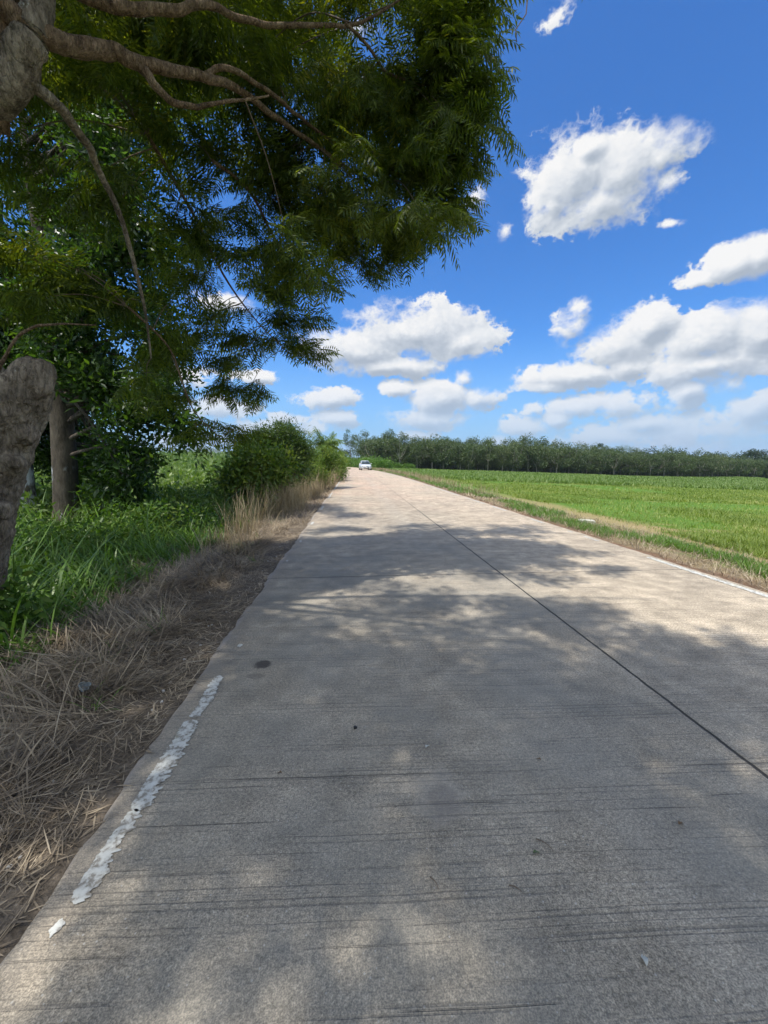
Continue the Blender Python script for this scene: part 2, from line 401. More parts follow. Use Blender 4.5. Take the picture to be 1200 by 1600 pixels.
    h = g.m('ADD', g.m('MULTIPLY', fine, .55), g.m('MULTIPLY', grit, .35))
    h = g.m('SUBTRACT', h, g.m('MULTIPLY', grv, .9)); h = g.m('SUBTRACT', h, g.m('MULTIPLY', J, 2.5)); h = g.m('SUBTRACT', h, g.m('MULTIPLY', pit, .8))
    h = g.m('ADD', h, g.m('MULTIPLY', mid, .8))
    finish(g, c, .82, h, .75, .006, spec=.28); return m

def m_ground():
    m, g = newmat('verge_and_field_soil')
    u, v = g.attr('u'), g.attr('v')
    pos = g.n('ShaderNodeNewGeometry').outputs['Position']
    n1 = g.noise(pos, .8, 5, .6); n2 = g.noise(pos, 9, 5, .65); n3 = g.noise(pos, 60, 4, .7); n4 = g.noise(pos, .06, 4, .6)
    soil = g.ramp(n2, [(.25, (.075, .060, .045)), (.5, (.150, .122, .092)), (.75, (.25, .205, .155))])
    soil = g.mix(.8, soil, g.ramp(n3, [(.3, .25), (.7, .75)]), 'OVERLAY')
    vo = g.n('ShaderNodeTexVoronoi', {'Vector': pos, 'Scale': 48.0})
    peb = g.m('MULTIPLY', g.m('LESS_THAN', vo.outputs['Distance'], .22), g.m('GREATER_THAN', g.n('ShaderNodeSeparateColor', {0: vo.outputs['Color']}).outputs[0], .78))
    soil = g.mix(g.m('MULTIPLY', peb, .6), soil, (.33, .29, .24))
    red = g.mix(.5, soil, (.26, .135, .075))
    # right: red-brown rim, litter, then turf over pale straw
    ur = g.m('ADD', u, g.m('MULTIPLY', g.m('SUBTRACT', n1, .5), 1.1))
    turf = g.ramp(n2, [(.25, (.060, .115, .018)), (.55, (.10, .19, .028)), (.8, (.17, .23, .055))])
    straw = g.ramp(n3, [(.3, (.22, .16, .075)), (.7, (.42, .33, .17))])
    right = g.mix(g.sstep(4.85, 5.1, ur), red, g.mix(.35, straw, soil))
    right = g.mix(g.m('MULTIPLY', g.m('MULTIPLY', g.sstep(5.2, 5.5, ur), g.sstep(.45, .6, g.noise(pos, 2.2, 3))), .6), right, turf)
    right = g.mix(g.sstep(6.2, 6.7, ur), right, turf)
    right = g.mix(g.m('MULTIPLY', g.sstep(.56, .68, g.noise(g.v('MULTIPLY', pos, (.5, 1, 1)), .35, 4, .6)), g.sstep(80, 20, v)), right, straw)
    right = g.mix(g.m('MULTIPLY', g.sstep(.9, .3, g.m('ABSOLUTE', g.m('SUBTRACT', ur, 7.0))), g.m('MULTIPLY', g.sstep(26, 10, v), .85)), right, straw)
    far = g.ramp(n4, [(.3, (.075, .14, .025)), (.6, (.11, .195, .04)), (.8, (.15, .21, .06))])
    right = g.mix(g.sstep(30, 60, v), right, far)
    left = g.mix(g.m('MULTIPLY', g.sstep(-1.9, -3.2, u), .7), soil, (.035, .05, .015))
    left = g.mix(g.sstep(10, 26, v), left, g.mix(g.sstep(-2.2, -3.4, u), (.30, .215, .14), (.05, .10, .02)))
    rows = g.m('ADD', g.m('MULTIPLY', g.m('SINE', g.m('MULTIPLY', g.m('ADD', v, g.m('MULTIPLY', u, .25)), 2.2)), .5), .5)
    fl = g.mix(g.m('MULTIPLY', rows, .35), far, (.10, .17, .04))
    left = g.mix(g.m('MULTIPLY', g.sstep(14, 50, g.m('ABSOLUTE', u)), 1.0), left, fl)
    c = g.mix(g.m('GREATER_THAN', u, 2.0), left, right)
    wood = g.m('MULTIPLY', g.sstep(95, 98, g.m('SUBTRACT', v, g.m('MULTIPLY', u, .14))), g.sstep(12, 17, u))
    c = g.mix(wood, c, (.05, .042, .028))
    h = g.m('ADD', g.m('MULTIPLY', n3, .5), n2)
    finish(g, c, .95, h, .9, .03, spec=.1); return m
def m_bark(name, a, b, c3, spots, sc_=1.0, lich=.62):
    m, g = newmat(name)
    pos = g.n('ShaderNodeTexCoord').outputs['Object']
    st = g.v('MULTIPLY', pos, (1, 1, .45))
    n1 = g.noise(st, 6*sc_, 6, .65); n2 = g.noise(st, 32*sc_, 5, .7); n3 = g.noise(pos, 3.3*sc_, 4, .6)
    c = g.ramp(n1, [(.28, a), (.5, b), (.74, c3)])
    c = g.mix(.9, c, g.ramp(n2, [(.32, .25), (.68, .75)]), 'OVERLAY')
    c = g.mix(g.m('MULTIPLY', g.sstep(.56, .66, g.noise(st, 4.5*sc_, 5, .7)), .6), c, tuple(k*.8 for k in a))
    li = g.m('MULTIPLY', g.sstep(lich, lich+.05, n3), g.sstep(.42, .55, n2))
    c = g.mix(g.m('MULTIPLY', li, .8), c, spots)
    fis = g.m('ABSOLUTE', g.m('SUBTRACT', g.noise(g.v('MULTIPLY', pos, (1, 1, .22)), 17*sc_, 4, .6), .5))
    h = g.m('ADD', g.m('MULTIPLY', n2, .7), g.m('ADD', g.m('MULTIPLY', n1, .6), g.m('MULTIPLY', g.m('MINIMUM', fis, .12), 4.5)))
    c = g.mix(g.m('MULTIPLY', g.sstep(.035, .0, fis), .55), c, tuple(k*.7 for k in a))
    finish(g, c, .92, h, 1.0, .022, spec=.12); return m
M = {}
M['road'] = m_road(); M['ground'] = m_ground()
M['bark'] = m_bark('grey_flaking_bark', (.085, .068, .050), (.25, .205, .155), (.40, .345, .265), (.60, .60, .53))
M['limb'] = m_bark('brown_limb_bark', (.09, .058, .036), (.24, .165, .105), (.37, .275, .18), (.40, .38, .32), 1.6, .70)
M['bark2'] = m_bark('dark_trunk_bark', (.055, .045, .035), (.12, .10, .08), (.21, .18, .14), (.34, .34, .30))
M['palebark'] = m_bark('pale_rubber_bark', (.22, .20, .17), (.36, .33, .28), (.50, .47, .41), (.62, .60, .55), .8)
M['twig'] = plain('twig_bark', (.15, .11, .075), .9, noise=.4)
M['cut'] = plain('weathered_cut_wood', (.20, .15, .10), .95, noise=.5, scale=14)
M['frond'] = leafmat('feathery_leaf', [(.0, (.036, .058, .014)), (.45, (.075, .118, .022)), (.8, (.140, .190, .030)), (1, (.32, .30, .045))], .54, tcol=(1.8, 1.6, .32), pscale=.9)
M['broad'] = leafmat('glossy_dark_leaf', [(.0, (.022, .050, .014)), (.5, (.044, .090, .022)), (.85, (.085, .145, .030)), (1, (.22, .25, .05))], .46, tcol=(1.7, 1.8, .5), rough=.38, spec=.5, pscale=1.0)
M['shrubd'] = leafmat('dark_shrub_leaf', [(.0, (.055, .105, .022)), (.5, (.12, .195, .036)), (.75, (.25, .31, .05)), (1, (.42, .42, .08))], .35, pscale=2.0, rough=.4)
M['shrubk'] = leafmat('deep_shrub_leaf', [(.0, (.032, .066, .018)), (.5, (.070, .125, .028)), (.85, (.135, .19, .036)), (1, (.24, .27, .05))], .34, pscale=2.0, rough=.4)
M['shrubl'] = leafmat('light_shrub_leaf', [(.0, (.075, .135, .024)), (.5, (.135, .215, .036)), (.9, (.23, .29, .06)), (1, (.26, .27, .08))], .38, pscale=1.2)
M['hedge'] = leafmat('hedge_leaf', [(.0, (.065, .14, .022)), (.5, (.11, .21, .035)), (1, (.18, .27, .06))], .35, pscale=.3)
M['rubber'] = leafmat('rubber_leaf', [(.0, (.040, .070, .026)), (.5, (.074, .112, .040)), (.85, (.12, .155, .052)), (1, (.21, .21, .085))], .28, pscale=.07)
M['tallgrass'] = leafmat('tall_green_grass', [(.0, (.055, .115, .018)), (.4, (.095, .185, .028)), (.75, (.16, .27, .048)), (.93, (.18, .24, .06)), (1, (.40, .36, .18))], .38, pscale=1.0, rough=.4)
M['lawn'] = leafmat('short_field_grass', [(.0, (.105, .165, .026)), (.4, (.165, .235, .038)), (.72, (.26, .315, .065)), (1, (.48, .43, .18))], .35, pscale=.35)
M['crop'] = leafmat('field_crop', [(.0, (.085, .15, .030)), (.5, (.145, .225, .048)), (1, (.26, .32, .11))], .35, pscale=.15)
M['weed'] = leafmat('small_weed_leaf', [(.0, (.04, .09, .012)), (.5, (.08, .16, .02)), (1, (.20, .24, .04))], .35, pscale=1.5)
M['straw'] = leafmat('dry_straw', [(.0, (.075, .058, .040)), (.38, (.20, .155, .105)), (.72, (.46, .37, .25)), (1, (.72, .62, .46))], .15, tcol=(1, .9, .7), pscale=2.2, rough=.6)
M['drystand'] = leafmat('standing_dry_grass', [(.0, (.16, .12, .07)), (.4, (.32, .255, .15)), (.85, (.50, .41, .26)), (1, (.40, .40, .16))], .25, tcol=(1.1, 1, .7), pscale=1.0, rough=.6)

# ------------------------------------------------------------------ ground sheet
def graded(a, b, near, n):
    t = np.linspace(-1, 1, n); k = 6.0
    s = np.sinh(t*k)/math.sinh(k); return np.where(s < 0, -s*a, s*b)+near
xs = np.concatenate([np.linspace(-3000, -400, 12), np.linspace(-380, -60, 22), np.linspace(-57, -13, 18), np.linspace(-12.5, -4, 30),
                     np.arange(-3.9, -1.2, .06), np.linspace(UL-.08, UL+.10, 7), [UJ], np.linspace(UR-.08, UR+.10, 7), np.arange(4.95, 9, .16), np.linspace(9.3, 30, 30), np.linspace(32, 200, 40), np.linspace(220, 3000, 16)])
ys = np.concatenate([np.linspace(-600, -20, 8), np.linspace(-15, 0, 12), np.arange(.1, 12, .07), np.linspace(12.2, 40, 70), np.linspace(41, 160, 70), np.linspace(166, 600, 30), np.linspace(700, 3500, 12)])
UU, YY = np.meshgrid(xs, ys)
YW = YY; XW = UU+np.maximum(xb(np.minimum(YY, 200)), -60)
# keep u consistent with gz's own bend
_xb0 = xb
def xb(y): return np.maximum(_xb0(np.minimum(y, 200)), -60)
Z = gz(XW, YW)
# mounds of raked litter on the near left verge
nx, ny = len(xs), len(ys); idx = np.arange(nx*ny).reshape(ny, nx)
Q = np.stack([idx[:-1, :-1], idx[:-1, 1:], idx[1:, 1:], idx[1:, :-1]], -1).reshape(-1, 4)
ground = mesh_obj('ground', np.stack([XW, YW, Z], -1).reshape(-1, 3), Q, M['ground'], smooth=True, attrs={'u': UU.ravel(), 'v': YY.ravel()})
tag(ground, kind='structure')

# ------------------------------------------------------------------ road slab
ry = np.concatenate([np.arange(-12, 0, .5), np.arange(0, 14, .035), np.linspace(14, 60, 140), np.linspace(61, 200, 100)])
prof = []
edgeL = UL+.05*(vnoise(ry, 0*ry, 1.6, 9)-.5)+.03*(vnoise(ry, 0*ry, 7, 10)-.5)+.015*(vnoise(ry, 0*ry, 22, 12)-.5)
edgeR = UR+.04*(vnoise(ry, 0*ry, 1.4, 19)-.5)+.02*(vnoise(ry, 0*ry, 9, 20)-.5)
cols = []
for k, (off, z) in enumerate(((-.005, -.15), (0, -.022), (.012, -.006), (.03, 0))): cols.append((edgeL+off, np.full_like(ry, z)))
for uu in (-.4, .5, 1.2, UJ, 2.8, 3.8): cols.append((np.full_like(ry, uu), np.zeros_like(ry)))
for off, z in ((-.03, 0), (-.012, -.006), (0, -.022), (.005, -.15)): cols.append((edgeR+off, np.full_like(ry, z)))
U_ = np.stack([c[0] for c in cols], 1); Z_ = np.stack([c[1] for c in cols], 1); Y_ = np.repeat(ry[:, None], U_.shape[1], 1)
nc = U_.shape[1]; idx = np.arange(len(ry)*nc).reshape(len(ry), nc)
Q = np.stack([idx[:-1, :-1], idx[:-1, 1:], idx[1:, 1:], idx[1:, :-1]], -1).reshape(-1, 4)
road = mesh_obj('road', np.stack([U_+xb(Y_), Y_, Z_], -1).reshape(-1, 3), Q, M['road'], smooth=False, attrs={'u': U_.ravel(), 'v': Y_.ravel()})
tag(road, kind='structure')

# painted edge line: what is left of it, ragged
def m_paint():
    m, g = newmat('worn_white_paint')
    pos = g.n('ShaderNodeNewGeometry').outputs['Position']
    n = g.noise(pos, 30, 5, .7); n2 = g.noise(pos, 4, 3)
    c = g.ramp(n, [(.42, (.25, .228, .19)), (.475, (.42, .41, .37)), (.56, (.56, .56, .51)), (.75, (.62, .62, .58))])
    c = g.mix(g.m('MULTIPLY', g.sstep(.55, .7, n2), .25), c, (.62, .60, .42))
    finish(g, c, .7, n, .15, .001, spec=.2); return m
M['paint'] = m_paint()
def paint_strip(mb, y0, y1, uc, w, z=.004, rag=1.0, sd=0, step=.012):
    n = max(4, int((y1-y0)/step)); y = np.linspace(y0, y1, n)
    t = (y-y0)/(y1-y0); env = np.clip(np.minimum(t, 1-t)*(y1-y0)/.02+.25*(vnoise(y, 0*y, 60, 5)), .05, 1)
    teeth = lambda k: (vnoise(y, 0*y, 75, k+sd)-.45)*sm(.35, .75, vnoise(y, 0*y, 7, k+40+sd))+.5*(vnoise(y, 0*y, 150, k+9)-.5)
    L = uc-w/2-rag*(.020*(vnoise(y, 0*y, 9, 31+sd)-.5)+.018*teeth(32))
    Rr = uc+w/2+rag*(.028*(vnoise(y, 0*y, 8, 33+sd)-.5)+.045*teeth(34))
    c = (L+Rr)/2; L = c+(L-c)*env; Rr = c+(Rr-c)*env
    L = L+xb(y); Rr = Rr+xb(y)
    V = np.stack([np.stack([L, y, 0*y+z], 1), np.stack([Rr, y, 0*y+z], 1)], 1).reshape(-1, 3)
    i = np.arange(n-1)*2
    mb.add(V, np.stack([i, i+1, i+3, i+2], -1))
mb = MB()
def uy(px, py):
    P = ray(px, py); k = -EYE/P[2]; return P[0]*k, P[1]*k
# near remnant: from the photo's foreground to about 3 m
UP = -.955
paint_strip(mb, 1.245, 1.62, UP, .062, sd=1, step=.003)
paint_strip(mb, 1.605, 2.22, UP+.003, .078, sd=7, step=.003)
paint_strip(mb, 2.235, 2.70, UP+.006, .066, sd=2, step=.003)
paint_strip(mb, 1.15, 1.205, UP-.018, .022, sd=3, step=.003)
lm = mb.build('painted_edge_line', M['paint']); tag(lm, kind='structure')
mb = MB()
for (a, b, wd) in ((3.12, 3.19, .045), (3.36, 3.375, .015), (2.92, 2.93, .012), (5.9, 6.0, .03), (7.3, 7.5, .04), (9.4, 9.8, .06), (12.2, 13.2, .06), (16, 19, .05), (21, 60, .06)):
    paint_strip(mb, a, b, UP-.05 if a > 5 else UP+.015, wd, sd=int(a*3), rag=.8, step=.02 if a < 12 else .1)
for (a, b, wd) in ((3.2, 5.75, .085), (7.0, 7.5, .05), (7.9, 8.1, .04), (9.2, 9.9, .06), (11.6, 12.8, .07), (13.5, 16, .05), (17, 26, .06), (27, 60, .06)):
    paint_strip(mb, a, b, UR-.16, wd, sd=int(a*5), rag=.5, step=.02 if a < 12 else .1)
lm = mb.build('painted_edge_line', M['paint']); tag(lm, kind='structure')

# far ridges
def ridge(name, y, x0, x1, hf, col, seed):
    x = np.linspace(x0, x1, 160); h = hf(x)
    V = []; rows = 5
    for k in range(rows+1):
        t = k/rows; V.append(np.stack([x, y+np.full_like(x, -160*(1-t)), -4+(h+4)*np.sin(t*math.pi/2)], 1))
    V = np.stack(V, 0); V = np.concatenate([V, V[-1:]+np.array([0, 250, 0])*1.0-np.array([0, 0, 1.])*(V[-1:, :, 2:3]+4)*1.0], 0); n = len(x)
    idx = np.arange(V.shape[0]*n).reshape(-1, n)
    Q = np.stack([idx[:-1, :-1], idx[:-1, 1:], idx[1:, 1:], idx[1:, :-1]], -1).reshape(-1, 4)
    m, g = newmat(name+'_woods'); pos = g.n('ShaderNodeNewGeometry').outputs['Position']
    nz = g.noise(pos, .05, 6, .7); c = g.ramp(nz, [(.35, tuple(k*.7 for k in col)), (.65, tuple(k*1.3 for k in col))])
    finish(g, c, .95, nz, 1, 4, spec=.05)
    o = mesh_obj(name, V.reshape(-1, 3), Q, m, smooth=True); tag(o, kind='structure'); return o
ridge('hills', 2200, -2600, -150, lambda x: 22+30*vnoise(x, 0*x, .004, 2)+48*np.exp(-((x+800)/110)**2)+30*np.exp(-((x+1350)/260)**2), (.045, .075, .045), 1)
ridge('hills', 1500, -300, 2600, lambda x: -2+14*vnoise(x, 0*x, .006, 6)*sm(300, 1200, x)+5, (.04, .07, .035), 2)

# ------------------------------------------------------------------ foliage helpers
def frond_template(L=.24, pairs=9, pl=.062, pw=.0135, droop=.25, rng=RNG):
    """one feathery leaf: midrib with pairs of narrow leaflets, along +x"""
    V = []; F = []
    t = np.linspace(.12, 1, pairs); x = t*L; z = -droop*L*t**2
    P = np.stack([x, 0*x, z], 1)
    ln = pl*(.55+.75*np.sin(np.pi*np.clip(t*.9+.05, 0, 1)))
    out = []
    for sgn in (-1, 1):
        D = np.stack([np.full(pairs, .55), np.full(pairs, sgn*1.0), -np.full(pairs, .55)+rng.normal(0, .2, pairs)], 1)
        D /= np.linalg.norm(D, axis=1)[:, None]
        nr = np.tile([0, .0, 1.0], (pairs, 1))+rng.normal(0, .25, (pairs, 3))
        v, f = kites(P, D, ln, np.full(pairs, pw), nr); out.append((v, f))
    tipv, tipf = kites(P[-1:], np.array([[1, 0, -.5]]), pl*.8, pw, np.array([[0, 0, 1.]])); out.append((tipv, tipf))
    rv = np.array([[0, -.0016, 0], [0, .0016, 0], [L, .0008, z[-1]], [L, -.0008, z[-1]], ]); out.append((rv, np.array([[0, 1, 2, 3]])))
    n = 0
    for v, f in out: V.append(v); F.append(f+n); n += len(v)
    return np.concatenate(V), np.concatenate(F)
def spray_template(seed, nf=9, L=.42, coarse=False):
    rng = np.random.default_rng(seed); V = []; F = []; n = 0
    ft = [frond_template(.20+.05*k, 4 if coarse else 7, (.12 if coarse else .088)+.012*k, (.040 if coarse else .0185), .2+.15*k, rng) for k in range(3)]
    for i in range(nf):
        t = (i+.6)/nf; P = np.array([L*t, 0, -.10*L*t*t]); sgn = 1 if i % 2 else -1
        D = np.array([[.75 if i < nf-1 else 1.0, (sgn*rng.uniform(.5, 1.1)) if i < nf-1 else 0, rng.uniform(-.55, .25)]])
        Mx = basis(D, np.array([rng.normal(0, .5)]), [rng.uniform(.8, 1.15)])[0]
        tv, tf = ft[rng.integers(3)]
        V.append(tv@Mx.T+P); F.append(tf+n); n += len(tv)
    tv, tf = tube(np.array([[0, 0, 0], [L*.5, 0, -.025*L], [L, 0, -.1*L]]), [.004, .003, .0015], 3, cap=False)
    V.append(tv); F.append(tf[0]+n)
    return np.concatenate(V), np.concatenate(F)
def cluster_template(seed, n, spread, L, W, droop=.6, flat=.7):
    """a bunch of simple leaves"""
    rng = np.random.default_rng(seed)
    P = rng.normal(size=(n, 3))*spread*np.array([1, 1, flat]); D = P/spread*.6+rng.normal(size=(n, 3))*.6+np.array([0, 0, -droop])
    return kites(P, D, rng.uniform(.7, 1.25, n)*L, rng.uniform(.8, 1.2, n)*W, rng.normal(size=(n, 3))*.6+np.array([0, 0, 1.]))
def scatter_templates(mb, temps, P, D, scale, roll):
    which = RNG.integers(len(temps), size=len(P))
    Mx = basis(D, roll, scale)
    for k, (tv, tf) in enumerate(temps):
        s = which == k
        if s.any(): mb.add(*inst(tv, tf, Mx[s], P[s]))
def sphere_pts(n, fill=.5):
    p = RNG.normal(size=(n, 3)); p /= np.linalg.norm(p, axis=1)[:, None]; return p*(RNG.random(n)**fill)[:, None]
# ------------------------------------------------------------------ the roadside tree overhead
base = at(-70, 1030, 3.6); base[2] = float(gz(base[0], base[1]))
T1 = empty('roadside_tree', base, 'old feathery leaved tree with a thick grey trunk and sawn stub, arching over the road', 'tree')
B0 = np.array(base)
def px_poly(rows):                       # rows (px, py, Y, radius) -> points and radii
    P = np.array([at(a, b, c) for a, b, c, _ in rows]); r = np.array([q[3] for q in rows]); return P, r
def sp(rows, k=6):
    P, r = px_poly(rows); S = spline(np.concatenate([P, r[:, None]], 1), k); return S[:, :3], np.maximum(S[:, 3], .002)
# trunk with its fork: fused by a voxel remesh, then roughened
mb = MB()
P, r = sp([(-95, 1120, 3.6, .36), (-75, 1010, 3.6, .27), (-42, 860, 3.6, .235), (-24, 760, 3.58, .235), (-6, 690, 3.55, .25), (12, 625, 3.5, .27), (22, 590, 3.5, .25)], 6)
mb.add(*tube(P, r, 20))
P, r = sp([(0, 690, 3.55, .19), (28, 630, 3.48, .18), (50, 592, 3.45, .15), (58, 572, 3.45, .115), (60, 560, 3.45, .06)], 5); mb.add(*tube(P, r, 18))
P, r = sp([(0, 680, 3.6, .20), (-30, 600, 3.7, .2), (-75, 520, 3.75, .17), (-110, 400, 3.7, .16), (-105, 300, 3.6, .16), (-70, 220, 3.5, .15), (-25, 165, 3.4, .14)], 6); mb.add(*tube(P, r, 18))
for (px, py, Y, rr) in ((52, 672, 3.42, .06), (-2, 655, 3.35, .07), (38, 720, 3.42, .05), (10, 795, 3.4, .06)):
    c = at(px-22, py, Y); mb.add(*tube(np.array([c+[0, .1, -.04], c, c+[.02, -.05, .02]]), [rr*1.5, rr*1.3, rr*.5], 10))
trunk = mb.build('trunk', M['bark'])
def fuse(o, vox, strength, size, mat_smooth=True):
    md = o.modifiers.new('fuse', 'REMESH'); md.mode = 'VOXEL'; md.voxel_size = vox; md.use_smooth_shade = True
    sm_ = o.modifiers.new('smooth', 'SMOOTH'); sm_.factor = .6; sm_.iterations = 5
    for s_, z_ in ((strength, size), (strength*.35, size*.28)):
        tx = bpy.data.textures.new('lumps', 'CLOUDS'); tx.noise_scale = z_; tx.noise_depth = 3
        dm = o.modifiers.new('lumps', 'DISPLACE'); dm.texture = tx; dm.strength = s_; dm.mid_level = .5; dm.texture_coords = 'LOCAL'
fuse(trunk, .016, .06, .13); 
def setpar(o, p):
    o.parent = p; o.matrix_parent_inverse = Matrix.Translation(-Vector(p.location)); return o
setpar(trunk, T1)
cutP = at(60, 566, 3.45)
mb = MB(); mb.add(*tube(np.array([cutP-[0, 0, .05], cutP+[.01, 0, .002], cutP+[.015, -.01, .02]]), [.075, .06, .02], 14))
setpar(mb.build('stub_face', M['cut']), T1)
LIMBS = [  # photo-traced courses of the limbs, each with its own distance
 [(-25, 165, 3.4, .14), (12, 130, 3.35, .125), (36, 85, 3.3, .11), (52, 50, 3.3, .095), (75, -30, 3.4, .08), (140, -160, 3.7, .06), (260, -340, 4.0, .04)],
 [(30, 118, 3.35, .045), (60, 140, 3.4, .042), (100, 175, 3.6, .038), (130, 215, 3.8, .033), (160, 275, 4.1, .028), (190, 345, 4.3, .024), (212, 420, 4.5, .02), (228, 490, 4.7, .015), (236, 560, 4.9, .009)],
 [(-120, -60, 3.2, .10), (-30, -12, 3.2, .085), (50, 45, 3.3, .072), (110, 68, 3.45, .065), (165, 78, 3.6, .058), (212, 96, 3.7, .052), (262, 112, 3.85, .044), (320, 120, 4.1, .038), (375, 142, 4.4, .032), (428, 182, 4.7, .028), (470, 212, 5.0, .024), (520, 245, 5.3, .020), (570, 280, 5.6, .015), (640, 318, 5.9, .009)],
 [(212, 96, 3.7, .040), (235, 128, 3.75, .034), (262, 155, 3.8, .028), (300, 166, 3.9, .022), (355, 160, 4.0, .014), (420, 150, 4.2, .008)],
 [(320, 116, 4.1, .026), (350, 106, 4.2, .024), (400, 130, 4.4, .022), (450, 168, 4.8, .019), (490, 200, 5.1, .016), (560, 250, 5.5, .011), (640, 300, 5.9, .007)],
 [(60, -50, 3.35, .06), (150, 2, 3.5, .045), (215, 12, 3.6, .04), (280, 14, 3.75, .035), (322, 6, 3.9, .03), (370, 26, 4.1, .026), (430, 40, 4.3, .023), (520, 40, 4.6, .019), (562, 36, 4.8, .015), (640, -10, 5.0, .009)],
 [(540, 38, 4.6, .015), (572, 70, 4.8, .015), (600, 108, 5.0, .014), (640, 128, 5.2, .012), (700, 136, 5.4, .009), (760, 138, 5.6, .005)],
 [(200, 480, 4.7, .014), (262, 540, 5.0, .012), (285, 600, 5.2, .010), (305, 645, 5.4, .008), (345, 685, 5.6, .005)],
 [(330, 250, 5.2, .020), (390, 300, 5.6, .018), (440, 390, 6.0, .014), (500, 450, 6.4, .009)],
 [(230, 210, 5.0, .022), (300, 330, 5.6, .018), (350, 430, 6.0, .014), (400, 500, 6.4, .010), (460, 560, 6.7, .006)],
 [(-15, 600, 3.6, .03), (8, 560, 3.5, .013), (35, 520, 3.45, .011), (80, 507, 3.45, .009), (150, 508, 3.5, .004)],
 # limbs that leave the top of the view and carry the shade over the road
 [(140, -160, 3.7, .035), (420, -180, 4.0, .028), (700, -180, 4.2, .018), (840, -120, 4.2, .010), (838, -30, 4.0, .006)],
 [(-120, -60, 3.2, .09), (-200, -600, 2.4, .07), (-100, -1300, 1.9, .05), (100, -2300, 1.5, .03)],
]
LP = []
for k, rows in enumerate(LIMBS):
    P, r = sp(rows, 7)
    P = P+np.stack([.035*(vnoise(np.arange(len(P))*.35, 0, 1, k*3+j)-.5) for j in range(3)], 1)*np.minimum(1, r[:, None]*30)
    mb = MB(); mb.add(*tube(P, r*(1+.12*(vnoise(np.arange(len(P))*.8, 0, 1, k)-.5)), 12 if r[0] > .03 else 8))
    setpar(mb.build('limb', M['limb'] if k not in (0, 1) else M['bark'], smooth=True), T1)
    LP.append(np.concatenate([P, r[:, None]], 1))
mb = MB()
P, r = px_poly([(828, -60, 3.9, .006), (824, 0, 3.9, .0055), (822, 22, 3.9, .005), (806, 46, 3.9, .0045), (807, 66, 3.9, .004)]); mb.add(*tube(P, r, 6))
setpar(mb.build('bare_twig', M['twig']), T1)
top0 = at(-25, 165, 3.4)
for k, e in enumerate([(.9, 4.2, 8.6), (1.2, 2.2, 8.4), (1.0, .2, 8.6), (.6, -2.2, 8.4), (-1.6, -3.4, 8.6), (-4.2, -2.6, 8.6), (-6.2, .2, 8.4), (-1.2, 3.4, 9.3), (-2.4, .4, 9.8), (-5.6, 3.2, 8.8), (-.6, 1.2, 9.0), (-.4, 5.0, 8.9), (-3.4, 4.6, 9.4)]):
    e = np.array(e); m1 = top0+np.array([0, 0, 1.1])+(e-top0)*np.array([.22, .22, .12]); m2 = top0*.42+e*.58+np.array([0, 0, .75]); m2[2] = max(m2[2], 2.1+1.25*m2[1])
    S = spline([top0-np.array([0, 0, .1]), m1, m2, e], 7); S = S+np.stack([.16*(vnoise(np.arange(len(S))*.45, 0, 1, k*5+j)-.5) for j in range(3)], 1); rr_ = np.linspace(.06, .006, len(S)); mb = MB(); mb.add(*tube(S, rr_, 7)); setpar(mb.build('limb', M['limb'], smooth=True), T1)
    LP.append(np.concatenate([S, rr_[:, None]], 1))
LPA = np.concatenate(LP)

# pads of foliage: photo px, distance, radius (m), number of sprays
PADS = []
def pad(px, py, Y, rr, n, flat=.45): PADS.append((at(px, py, Y), rr, n, flat))
poly = [(-140, -60), (300, -90), (715, -40), (728, 60), (718, 150), (722, 215), (685, 265), (670, 310), (640, 345), (600, 365), (545, 385), (480, 400), (380, 390), (300, 430), (200, 430), (60, 500), (-140, 520)]
def inside(x, y):
    c = False; j = len(poly)-1
    for i in range(len(poly)):
        if (poly[i][1] > y) != (poly[j][1] > y) and x < (poly[j][0]-poly[i][0])*(y-poly[i][1])/(poly[j][1]-poly[i][1])+poly[i][0]: c = not c
        j = i
    return c
rnd = random.Random(3)
k = 0
while k < 74:
    x, y = rnd.uniform(-140, 770), rnd.uniform(-90, 520)
    if not inside(x, y): continue
    # left and low: thinner, so the trees behind show
    if x < 440 and y > 130 and rnd.random() < .88: continue
    if x < 250 and y > 60 and rnd.random() < .75: continue
    if 520 < x < 660 and y < 110 and rnd.random() < .85: continue
    Y = rnd.uniform(4.5, 7.2) if x > 250 else rnd.uniform(4.3, 6.0)
    pad(x, y, Y, rnd.uniform(.32, .56), rnd.randint(8, 14)); k += 1
for (x, y, Y) in ((728, 20, 5.2), (735, 60, 5.3), (715, 118, 5.1), (738, 165, 5.2), (742, 140, 5.4), (715, 210, 5.4), (700, 252, 5.6), (690, 320, 5.8), (655, 350, 5.8), (630, 368, 6.0), (690, 240, 5.5), (700, 180, 5.3), (660, 300, 5.9), (600, 330, 6), (620, 345, 5.7), (700, 60, 5), (690, 110, 5.2), (720, -10, 5), (560, 360, 6.2)):
    pad(x, y, Y, .27, 8)
for (x, y, Y) in ((560, 415, 6.4), (520, 395, 6.4), (490, 440, 6.5), (470, 420, 6.4), (440, 455, 6.6), (405, 440, 6.4), (410, 490, 6.6), (455, 500, 6.7), (470, 545, 6.7), (430, 530, 6.8), (390, 520, 6.6), (360, 560, 6.6),
                  (395, 600, 6.8), (350, 600, 6.5), (340, 480, 6.3), (310, 520, 6.2), (370, 400, 6.2), (320, 430, 6.1), (300, 370, 6.0), (270, 560, 6.0), (430, 380, 6.3)):
    pad(x, y, Y, .25, 6, .35)
